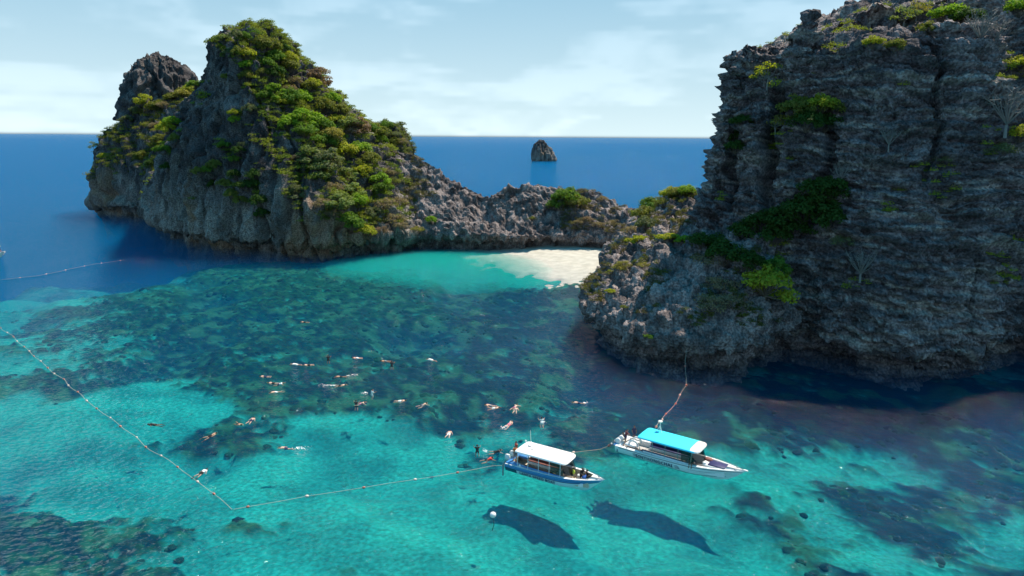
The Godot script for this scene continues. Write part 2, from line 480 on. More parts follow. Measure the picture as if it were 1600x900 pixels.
var blobs := [
	# x, z, rx, rz, weight: above zero sand, below zero reef
	[-62, -92, 26, 14, 0.9], [-21, -80, 15, 10, 1.1], [-14, -66, 26, 12, 0.9], [-45, -72, 12, 9, 0.7], [10, -66, 16, 9, 0.8], [38, -80, 14, 7, 0.8],
	[-88, -120, 16, 14, 0.35], [-116, -176, 30, 30, 0.6], [-8, -212, 26, 26, 1.3], [14, -190, 18, 18, 1.0], [-25, -228, 18, 10, 1.0], [16, -76, 10, 5, 0.5], [22, -60, 14, 6, 0.6], [5, -97, 10, 4, 0.5], [20, -90, 12, 6, -0.35],
	[-58, -172, 44, 30, -0.75], [-27, -140, 32, 22, -0.55], [-66, -138, 22, 16, -0.4], [-38, -85, 9, 5, -1.2], [-50, -62, 14, 9, -1.3], [10, -146, 18, 24, -0.95], [-25, -104, 30, 10, -0.8], [25, -70, 6, 3.5, -0.55], [45, -73, 9, 4, -0.7], [28, -62, 7, 4, -0.5], [-8, -100, 14, 8, -0.5], [-27, -64, 5, 3, -0.6], [-78, -106, 14, 6, -0.5], [30, -90, 30, 10, -0.3], [-6, -77, 3, 2, -0.3], [-1, -165, 20, 16, -0.5], [22, -101, 12, 6, -1.2], [45, -96, 20, 9, -1.4], [80, -96, 26, 10, -1.4], [12, -122, 7, 16, -0.9], [-80, -212, 44, 12, -1.0],  # the heavy reef weights under the cliffs also paint in their shade
]

func sandiness(x: float, z: float) -> float:
	var v := 0.0
	for b in blobs:
		var dx: float = (x - b[0]) / b[2]
		var dz: float = (z - b[1]) / b[3]
		var q := dx * dx + dz * dz
		if q < 6.0:
			v += b[4] * exp(-q)
	return v

func bed_depth(x: float, z: float) -> float:
	var d := 4.2 + n_fbm.get_noise_2d(x * 0.012, z * 0.012) * 1.0
	d -= 1.6 * exp(-(pow((x + 52.0) / 50.0, 2) + pow((z + 172.0) / 34.0, 2)))
	d -= 0.5 * exp(-(pow((x + 12.0) / 30.0, 2) + pow((z + 130.0) / 30.0, 2)))
	d += 2.6 * smoothstep(26.0, 52.0, x) * smoothstep(-110.0, -88.0, z)
	d = lerpf(d, 3.9, exp(-(pow((x - 60.0) / 52.0, 4) + pow((z + 99.0) / 15.0, 4))))
	d = lerpf(d, 3.8, exp(-(pow((x - 13.0) / 9.0, 2) + pow((z + 126.0) / 20.0, 2))))
	d = lerpf(d, 3.2, exp(-(pow((x - 8.0) / 24.0, 4) + pow((z + 63.0) / 13.0, 4))))
	# the reef flat ends and the bed falls away to the open sea
	var out := maxf(0.0, -z - 232.0 + (x + 40.0) * 0.25) if x > -60.0 else maxf(0.0, (-x - 104.0) * 0.62 + (-z - 172.0) * 0.6)
	out = maxf(0.0, out + n_fbm.get_noise_2d(x * 0.02, z * 0.02 + 5.0) * 26.0)
	d += minf(out * 0.2 + out * out * 0.0016, 46.0)
	# shoals up towards the beach
	return maxf(-d, minf(beach_height(x, z) - 0.45, 0.5)) if x > -60.0 and x < 45.0 and z < -130.0 else -d

func bed_kind(x: float, z: float) -> float:
	var wx := x + n_fbm.get_noise_2d(x * 0.12, z * 0.12) * 3.0
	var wz := z + n_fbm.get_noise_2d(x * 0.12 + 50.0, z * 0.12) * 2.5
	return sandiness(wx, wz) * 1.5 + n_fbm.get_noise_2d(x * 0.045, z * 0.06) * 0.9

func build_coral() -> void:
	# coral heads nobody could count, strewn over the reef
	var lump := begin()
	var n := 9
	for j in 5:
		for i in n:
			var q := []
			for c in [[i, j], [i + 1, j], [i + 1, j + 1], [i, j + 1]]:
				var a: float = TAU * (c[0] % n) / n
				var b: float = PI * 0.55 * c[1] / 5.0
				var d := Vector3(sin(b) * cos(a), cos(b), sin(b) * sin(a))
				q.append(d * (1.0 + 0.5 * n_fbm.get_noise_3dv(d * 2.2)))
			quad(lump, q[0], q[1], q[2], q[3])
	lump.generate_normals()
	var where: Array[Transform3D] = []
	var cols: Array[Color] = []
	for k in 42000:
		var x := rng.randf_range(-125.0, 70.0)
		var z := rng.randf_range(-228.0, -48.0)
		var f := bed_kind(x, z) + n_fbm.get_noise_2d(x * 0.2, z * 0.2) * 0.6
		if f > rng.randf_range(-0.5, 0.12) or (z < -100.0 and x > 14.0):
			continue
		var s := rng.randf_range(0.18, 0.5) * (1.0 + pow(rng.randf(), 5.0) * 1.4)
		where.append(Transform3D(Basis(Vector3.UP, rng.randf() * TAU).scaled(Vector3(s, s * rng.randf_range(0.3, 0.7), s)), Vector3(x, bed_depth(x, z) + 0.1, z)))
		var t := rng.randf()
		var c := Color(0.006, 0.026, 0.034).lerp(Color(0.014, 0.095, 0.045), rng.randf())
		if t > 0.93:
			c = Color(0.02, 0.15, 0.09).lerp(Color(0.03, 0.19, 0.13), rng.randf())
		cols.append(c)
	var mm := MultiMesh.new()
	mm.transform_format = MultiMesh.TRANSFORM_3D
	mm.use_colors = true
	mm.mesh = lump.commit()
	mm.instance_count = where.size()
	for i in where.size():
		mm.set_instance_transform(i, where[i])
		mm.set_instance_color(i, cols[i])
	var o := MultiMeshInstance3D.new()
	o.name = "coral_heads"
	o.multimesh = mm
	o.material_override = M.bed
	add_child(o)
	tag(o, "dark and greenish coral heads covering the reef below the lagoon", "coral", "", "stuff")

func build_seabed() -> void:
	var x0 := -190.0
	var z0 := -30.0
	var st := 0.8
	var n := 430
	var m := 330
	var v := PackedVector3Array()
	var c := PackedColorArray()
	var ix := PackedInt32Array()
	v.resize((n + 1) * (m + 1))
	c.resize((n + 1) * (m + 1))
	for j in m + 1:
		for i in n + 1:
			var x := x0 + i * st
			var z := z0 - j * st
			var f := bed_kind(x, z)
			var patch := n_fbm.get_noise_2d(x * 0.42, z * 0.42) * 0.75 + n_fbm.get_noise_2d(x * 0.15, z * 0.17) * 0.4
			var head := n_knob.get_noise_2d(x * 0.45, z * 0.45)
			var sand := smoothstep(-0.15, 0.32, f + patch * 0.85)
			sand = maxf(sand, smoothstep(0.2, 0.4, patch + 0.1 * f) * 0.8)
			var y := bed_depth(x, z) - (1.0 - sand) * head * 0.8 + n_fbm.get_noise_2d(x * 0.2, z * 0.3) * 0.12
			v[j * (n + 1) + i] = Vector3(x, y, z)
			var live := n_fbm.get_noise_2d(x * 0.6 + 30.0, z * 0.6)
			var reef := Color(0.006, 0.03, 0.042).lerp(Color(0.012, 0.1, 0.05), smoothstep(-0.1, 0.5, live + smoothstep(-130.0, -185.0, z) * 0.4 - smoothstep(-20.0, 10.0, x) * 0.6))
			reef = reef.lerp(Color(0.035, 0.2, 0.1), smoothstep(0.25, 0.6, n_value.get_noise_2d(x * 0.3, z * 0.3) + live * 0.3) * 0.6)
			var pale := Color(0.02, 0.42, 0.37).lerp(Color(0.015, 0.28, 0.265), smoothstep(-0.3, 0.4, n_fbm.get_noise_2d(x * 0.08, z * 0.1 + 70.0)))  # sand painted turquoise, standing in for the red light that water absorbs
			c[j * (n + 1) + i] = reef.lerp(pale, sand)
	for j in m:
		for i in n:
			var a := j * (n + 1) + i
			ix.append_array([a, a + n + 1, a + 1, a + 1, a + n + 1, a + n + 2])
	var st_ := SurfaceTool.new()
	var ar := []
	ar.resize(Mesh.ARRAY_MAX)
	ar[Mesh.ARRAY_VERTEX] = v
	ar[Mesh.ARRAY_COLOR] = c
	ar[Mesh.ARRAY_INDEX] = ix
	var am := ArrayMesh.new()
	am.add_surface_from_arrays(Mesh.PRIMITIVE_TRIANGLES, ar)
	st_.create_from(am, 0)
	st_.generate_normals()
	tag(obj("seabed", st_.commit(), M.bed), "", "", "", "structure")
	# the deep floor beyond
	var pl := PlaneMesh.new()
	pl.size = Vector2(82000, 43000)
	var deep := obj("deep_sea_floor", pl, M.deep)
	deep.position = Vector3(0, -52, -20000)
	tag(deep, "", "", "", "structure")

func beach_height(x: float, z: float) -> float:
	var d := (x + 6.0) * 0.83 - (z + 216.0) * 0.56 - 9.0
	var h := d * 0.1 if d < 0 else 2.4 * (1.0 - exp(-d * 0.055))
	return h + n_fbm.get_noise_2d(x * 0.12, z * 0.12) * 0.16

func build_beach() -> void:
	var v := PackedVector3Array()
	var c := PackedColorArray()
	var ix := PackedInt32Array()
	var n := 120
	var m := 150
	for j in m + 1:
		for i in n + 1:
			var x := -42.0 + i * 0.75
			var z := -160.0 - j * 0.5
			var h := beach_height(x, z)
			# dips under the seabed along its outer edge
			h -= smoothstep(1.1, 3.2, -h + n_fbm.get_noise_2d(x * 0.11, z * 0.11) * 0.9) * 2.2 + smoothstep(-170.0, -160.0, z) * 3.0
			v.append(Vector3(x, h, z))
			c.append(Color(0.4, 0.37, 0.315).lerp(Color(0.52, 0.485, 0.42), clampf(0.5 + n_fbm.get_noise_2d(x * 0.3, z * 0.3), 0, 1)))
	for j in m:
		for i in n:
			var a := j * (n + 1) + i
			ix.append_array([a, a + n + 1, a + 1, a + 1, a + n + 1, a + n + 2])
	var ar := []
	ar.resize(Mesh.ARRAY_MAX)
	ar[Mesh.ARRAY_VERTEX] = v
	ar[Mesh.ARRAY_COLOR] = c
	ar[Mesh.ARRAY_INDEX] = ix
	var am := ArrayMesh.new()
	am.add_surface_from_arrays(Mesh.PRIMITIVE_TRIANGLES, ar)
	var st := SurfaceTool.new()
	st.create_from(am, 0)
	st.generate_normals()
	tag(obj("beach", st.commit(), M.sand), "small crescent of white sand below the rocks", "", "", "structure")

func build_water() -> void:
	var pl := PlaneMesh.new()
	pl.size = Vector2(80000, 41000)
	var w := obj("water", pl, M.water)
	w.position = Vector3(0, 0, -20000)
	tag(w, "", "", "", "structure")
	var body := FogVolume.new()
	body.name = "water_body"
	body.shape = RenderingServer.FOG_VOLUME_SHAPE_BOX
	body.size = Vector3(78000, 49.98, 40000)
	body.position = Vector3(0, -25.0, -19900)
	var fm := FogMaterial.new()
	fm.density = 0.021
	fm.albedo = lin(0.0, 0.25, 0.62)
	body.material = fm
	add_child(body)
	tag(body, "", "", "", "structure")
	# added turquoise fog: gives the shallows off the beach the tint of deepening water
	var tint_fog := FogVolume.new()
	tint_fog.name = "added_shallows_tint"
	tint_fog.shape = RenderingServer.FOG_VOLUME_SHAPE_ELLIPSOID
	tint_fog.size = Vector3(92, 6.0, 66)
	tint_fog.position = Vector3(-14, -3.03, -203)
	var mm := FogMaterial.new()
	mm.density = 0.15
	mm.albedo = lin(0.02, 0.86, 0.7)
	tint_fog.material = mm
	add_child(tint_fog)
	tag(tint_fog, "", "", "", "structure")

func materials() -> void:
	var grain := noise_texture(0.012, 6, 3, Color(0.35, 0.35, 0.36), Color(1.3, 1.3, 1.3))
	var fleck := noise_texture(0.02, 5, 5, Color(0.62, 0.62, 0.62), Color(1, 1, 1))
	var bump := grey_texture(0.014, 6, 8)
	var r := StandardMaterial3D.new()
	r.vertex_color_use_as_albedo = true
	r.albedo_texture = grain
	r.roughness = 0.92
	r.metallic_specular = 0.3
	r.uv1_triplanar = true
	r.uv1_world_triplanar = true
	r.uv1_scale = Vector3.ONE / 7.0
	r.heightmap_enabled = true
	r.heightmap_texture = bump
	r.heightmap_scale = 40.0
	M.rock = r
	var bed := StandardMaterial3D.new()
	bed.vertex_color_use_as_albedo = true
	bed.albedo_texture = fleck
	bed.roughness = 1.0
	bed.metallic_specular = 0.0
	bed.uv1_triplanar = true
	bed.uv1_world_triplanar = true
	bed.uv1_scale = Vector3.ONE / 16.0
	M.bed = bed
	M.deep = mat(0.01, 0.04, 0.06, 1.0)
	var sand := StandardMaterial3D.new()
	sand.vertex_color_use_as_albedo = true
	sand.roughness = 0.95
	M.sand = sand
	var w := StandardMaterial3D.new()
	w.transparency = BaseMaterial3D.TRANSPARENCY_ALPHA
	w.albedo_color = Color(1, 1, 1, 0.0)
	w.roughness = 0.06
	w.metallic_specular = 0.24
	w.heightmap_enabled = true
	w.heightmap_texture = grey_texture(0.03, 4, 21, 2048)
	w.heightmap_scale = 60.0
	w.uv1_triplanar = true
	w.uv1_world_triplanar = true
	w.uv1_scale = Vector3(1.0 / 90.0, 1.0, 1.0 / 62.0)
	M.water = w
	M.wood = mat(0.12, 0.09, 0.065, 0.9)
	M.pale_wood = mat(0.2, 0.19, 0.175, 0.9)
	M.cover = leaf_material([1.0, 1.0, 1.0])

func noises() -> void:
	rng.seed = 77
	n_fbm = noise(FastNoiseLite.TYPE_SIMPLEX_SMOOTH, 4, 4)
	n_one = noise(FastNoiseLite.TYPE_SIMPLEX_SMOOTH, 9)
	n_value = noise(FastNoiseLite.TYPE_CELLULAR, 15)
	n_value.cellular_return_type = FastNoiseLite.RETURN_CELL_VALUE
	n_knob = noise(FastNoiseLite.TYPE_CELLULAR, 31)
	n_knob.cellular_return_type = FastNoiseLite.RETURN_DISTANCE
	n_crack = noise(FastNoiseLite.TYPE_CELLULAR, 47)
	n_crack.cellular_return_type = FastNoiseLite.RETURN_DISTANCE2_SUB

# ------------------------------------------------------------------ plants

func leaf(st: SurfaceTool, at: Vector3, nrm: Vector3, size: float, tint: Color, long := 1.5) -> void:
	# one pointed leaf (or a tuft of them), folded along its midrib
	var side := nrm.cross(Vector3(rng.randf_range(-1, 1), rng.randf_range(-0.6, 0.6), rng.randf_range(-1, 1))).normalized()
	if side.length_squared() < 0.5:
		side = Vector3.RIGHT
	var along := side.cross(nrm).normalized()
	var a := at - along * size * long * 0.5
	var b := at + along * size * long * 0.5 - nrm * size * 0.15
	var l := at - side * size * 0.5 - nrm * size * 0.16
	var r := at + side * size * 0.5 - nrm * size * 0.16
	st.set_color(tint)
	for q in [a, l, b, a, b, r]:
		st.add_vertex(q)

func tube(st: SurfaceTool, pts: Array, radii: Array, sides := 6) -> void:
	for k in pts.size() - 1:
		var p: Vector3 = pts[k]
		var q: Vector3 = pts[k + 1]
		var ax := (q - p).normalized()
		var u := ax.cross(Vector3.RIGHT if absf(ax.x) < 0.8 else Vector3.UP).normalized()
		var w := ax.cross(u)
		var r0: float = radii[k]
		var r1: float = radii[k + 1]
		for i in sides:
			var t0 := TAU * i / sides
			var t1 := TAU * (i + 1) / sides
			var d0 := u * cos(t0) + w * sin(t0)
			var d1 := u * cos(t1) + w * sin(t1)
			for q3 in [[p + d0 * r0, d0], [q + d0 * r1, d0], [p + d1 * r0, d1], [p + d1 * r0, d1], [q + d0 * r1, d0], [q + d1 * r1, d1]]:
				st.set_normal(q3[1])
				st.add_vertex(q3[0])

func begin() -> SurfaceTool:
	var st := SurfaceTool.new()
	st.begin(Mesh.PRIMITIVE_TRIANGLES)
	return st

func plant_meshes(kind: String) -> Array:
	# [crown, wood] of a plant one unit in radius, its foot at the origin
	var crown := begin()
	var wood := begin()
	var n := 15
	var per := 115
	var sz := 0.085
	var high := 0.92
	var flat := 0.85
	if kind == "tree":
		n = 20; per = 105; sz = 0.075; high = 1.5; flat = 0.55
	elif kind == "dry":
		n = 13; per = 80; sz = 0.055; high = 0.55; flat = 0.6
	elif kind == "low":
		n = 16; per = 80; sz = 0.1; high = 0.25; flat = 0.45
	elif kind == "sparse":
		n = 14; per = 44; sz = 0.075; high = 1.35; flat = 0.5
	elif kind == "bare":
		n = 22; per = 0; high = 1.4
	var foot := Vector3(0, -0.25, 0)
	var fork := Vector3(rng.randf_range(-0.1, 0.1), high * 0.42, rng.randf_range(-0.1, 0.1))
	if kind in ["tree", "bare", "sparse"]:
		if kind == "bare":
			fork *= 0.35
		tube(wood, [foot, fork * 0.5 + Vector3(0.02, 0, 0), fork], [0.06, 0.05, 0.045], 7)
	else:
		fork = Vector3(0, -0.05, 0)
	for i in n:
		var ro := i * 2.4 + rng.randf_range(-0.5, 0.5)
		var out := sqrt((i + 0.5) / n) * 0.78
		var up := high * (1.0 - out * out * (0.55 if kind == "tree" else 0.85)) + rng.randf_range(-0.14, 0.1)
		if kind in ["tree", "sparse"] and i % 3 == 0:
			up -= high * 0.3
		var c := Vector3(cos(ro) * out, maxf(up, 0.08), sin(ro) * out)
		if kind == "bare":
			c = Vector3(cos(ro) * out * 1.1, high * rng.randf_range(0.75, 1.15) - out * 0.3, sin(ro) * out * 1.1)
		var knee := fork.lerp(c, 0.5) + Vector3(rng.randf_range(-0.08, 0.08), -0.06 if kind != "bare" else 0.0, rng.randf_range(-0.08, 0.08))
		var thick := 0.03 if kind in ["tree", "bare", "sparse"] else 0.02
		tube(wood, [fork, knee, c], [thick if kind != "bare" else 0.022, thick * 0.5, thick * 0.16], 4)
		if kind in ["bare", "dry", "sparse"]:
			for t in 5:
				var s := knee.lerp(c, rng.randf_range(0.0, 0.9))
				tube(wood, [s, s + Vector3(rng.randf_range(-0.3, 0.3), rng.randf_range(0.0, 0.34), rng.randf_range(-0.3, 0.3))], [thick * 0.4, thick * 0.12], 3)
		var cl := rng.randf_range(0.24, 0.4)
		var shade := rng.randf_range(0.72, 1.2)
		for k in per:
			var d := Vector3(rng.randfn(), rng.randfn() * 0.8 + 0.35, rng.randfn()).normalized()
			var at := c + Vector3(d.x, d.y * flat, d.z) * cl * pow(rng.randf(), 0.35)
			if at.y < -0.1:
				continue
			var nn := (d + Vector3(rng.randfn(), rng.randfn() + 0.9, rng.randfn()) * 0.55).normalized()
			var t := shade * rng.randf_range(0.75, 1.25)
			leaf(crown, at, nn, sz * rng.randf_range(0.75, 1.3), Color(t * rng.randf_range(0.92, 1.12), t, t * rng.randf_range(0.8, 1.1)))
	if per > 0:
		crown.generate_normals()
	return [crown.commit() if per > 0 else null, wood.commit()]

var plant_kinds := {}
var tones := {
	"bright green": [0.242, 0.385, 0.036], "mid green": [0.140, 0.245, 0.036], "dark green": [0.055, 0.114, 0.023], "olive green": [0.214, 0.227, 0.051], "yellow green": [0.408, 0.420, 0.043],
	"pale green": [0.242, 0.297, 0.101], "dry brown": [0.307, 0.237, 0.161], "rusty pink": [0.3, 0.2, 0.16], "golden": [0.34, 0.3, 0.075], "grey green": [0.186, 0.210, 0.108],
}

func leaf_material(t: Array) -> StandardMaterial3D:
	var m := mat(t[0], t[1], t[2], 0.7)
	m.vertex_color_use_as_albedo = true
	m.metallic_specular = 0.3
	m.backlight_enabled = true
	m.backlight = Color(0.95, 0.97, 0.55)
	return m

func plant(kind: String, tone: String, at: Vector3, size: float, label: String, group: String) -> void:
	# kinds: bush, tree, dry (shrub), low (creeper), sparse (tree in young leaf), bare (leafless tree)
	if not plant_kinds.has(kind):
		plant_kinds[kind] = [plant_meshes(kind), plant_meshes(kind), plant_meshes(kind), plant_meshes(kind)]
	if not M.has(tone):
		M[tone] = leaf_material(tones[tone])
	var woody := kind in ["tree", "bare", "sparse"]
	var o := base("tree" if woody else "bush", at, rng.randf() * TAU)
	var s := size * rng.randf_range(0.92, 1.08)
	o.scale = Vector3(s, s * rng.randf_range(0.9, 1.1), s)
	var k: Array = plant_kinds[kind][rng.randi() % 4]
	if k[0]:
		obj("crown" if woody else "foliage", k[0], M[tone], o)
	obj("trunk" if woody else "stems", k[1], M.pale_wood if kind in ["bare", "sparse"] else M.wood, o)
	tag(o, label, "tree" if woody else "bush", group)

func ground_cover(called: String, label: String, which: int, size: float, spacing: float, tint: Array, accept: Callable) -> void:
	# low growth nobody could count: leaf tufts strewn over the slopes of one rock mass
	var tuft := begin()
	for k in 95:
		var d := Vector3(rng.randfn(), absf(rng.randfn()) * 0.7, rng.randfn()).normalized()
		var t := rng.randf_range(0.7, 1.25)
		leaf(tuft, d * pow(rng.randf(), 0.4) * Vector3(1, 0.9, 1), (d + Vector3(rng.randfn(), 0.4 + rng.randfn(), rng.randfn()) * 0.7).normalized(), 0.17 * rng.randf_range(0.7, 1.3), Color(t, t, t * 0.9))
	tuft.generate_normals()
	var me: ArrayMesh = rocks[which]
	var ar := me.surface_get_arrays(0)
	var v: PackedVector3Array = ar[Mesh.ARRAY_VERTEX]
	var nr: PackedVector3Array = ar[Mesh.ARRAY_NORMAL]
	var taken := {}
	var where: Array[Transform3D] = []
	var cols: Array[Color] = []
	for i in v.size():
		if v[i].y < 2.5 or not accept.call(v[i], nr[i]):
			continue
		var key := Vector3i((v[i] / spacing).floor())
		if taken.has(key):
			continue
		taken[key] = true
		var s := size * rng.randf_range(0.55, 1.3)
		where.append(Transform3D(Basis(Vector3.UP, rng.randf() * TAU).scaled(Vector3(s, s * rng.randf_range(0.6, 1.1), s)), v[i] + nr[i] * 0.1))
		var h := n_fbm.get_noise_3dv(v[i] * 0.07) * 0.9 + rng.randf_range(-0.25, 0.25)
		var c := Color(tint[0][0], tint[0][1], tint[0][2]).lerp(Color(tint[1][0], tint[1][1], tint[1][2]), clampf(0.5 + h, 0, 1))
		cols.append(c * rng.randf_range(0.75, 1.25))
	if where.is_empty():
		return
	var mm := MultiMesh.new()
	mm.transform_format = MultiMesh.TRANSFORM_3D
	mm.use_colors = true
	mm.mesh = tuft.commit()
	mm.instance_count = where.size()
	for i in where.size():
		mm.set_instance_transform(i, where[i])
		mm.set_instance_color(i, cols[i])
	var o := MultiMeshInstance3D.new()
	o.name = numbered(called)
	o.multimesh = mm
	o.material_override = M.cover
	add_child(o)
	tag(o, label, called.replace("_", " "), "", "stuff")

func build_cover() -> void:
	var green := [[0.13, 0.19, 0.03], [0.33, 0.36, 0.055]]
	var dry := [[0.17, 0.135, 0.09], [0.15, 0.145, 0.06]]
	# rocks: 0 peak, 1 low block, 2 knob, 3 hill, 4 ridge, 5 beach knob, 6 apron, 7 right cliff
	ground_cover("shrub_cover", "low green scrub covering the right flank and ledges of the tall peak", 0, 1.5, 1.7, green,
		func(p: Vector3, n: Vector3) -> bool: return p.y > 9.0 and n.x * 0.9 + n.y * 0.7 - n.z * 0.3 + n_fbm.get_noise_3dv(p * 0.11) * 1.2 > 0.92)
	ground_cover("shrub_cover", "yellowish scrub on the stepped top of the far left headland", 1, 1.5, 1.9, [[0.12, 0.15, 0.035], [0.3, 0.29, 0.06]],
		func(p: Vector3, n: Vector3) -> bool: return p.y > 16.0 and n.y * 0.8 + n.x * 0.5 + n_fbm.get_noise_3dv(p * 0.08) * 0.9 > 0.62)
	ground_cover("shrub_cover", "dense scrub over the small wooded hill behind the ridge", 3, 1.7, 2.0, [[0.12, 0.17, 0.045], [0.24, 0.24, 0.08]],
		func(p: Vector3, n: Vector3) -> bool: return p.y > 24.0 and n.y + n_fbm.get_noise_3dv(p * 0.1) * 0.7 > 0.1)
	ground_cover("dry_grass", "brownish dry grass in the hollows of the rubble ridge", 4, 1.0, 1.4, dry,
		func(p: Vector3, n: Vector3) -> bool: return p.y > 5.0 and p.x < -30.0 + n_one.get_noise_2d(p.y * 0.2, p.z * 0.1) * 6.0 and n_fbm.get_noise_3dv(p * 0.07) > 0.02 and n.y > 0.15)
	ground_cover("dry_grass", "brownish dry grass along the top of the beach rock wall", 5, 0.8, 1.1, dry,
		func(p: Vector3, n: Vector3) -> bool: return p.y > 7.0 and p.x > 16.0 and n_fbm.get_noise_3dv(p * 0.08) > 0.04 and n.y > 0.3)
	ground_cover("dry_grass", "dry yellowish grass in the gaps of the sunlit rock apron", 6, 0.7, 0.95, [[0.15, 0.12, 0.06], [0.14, 0.16, 0.035]],
		func(p: Vector3, n: Vector3) -> bool: return p.y > 7.0 and n_fbm.get_noise_3dv(p * 0.1 + Vector3(4, 0, 9)) > 0.2 and n.y > 0.45)
	ground_cover("shrub_cover", "scattered tufts of green on the ledges of the right cliff", 7, 0.8, 1.5, green,
		func(p: Vector3, n: Vector3) -> bool: return p.y > 12.0 and n.y + n_fbm.get_noise_3dv(p * 0.07) * 0.9 > 1.24)

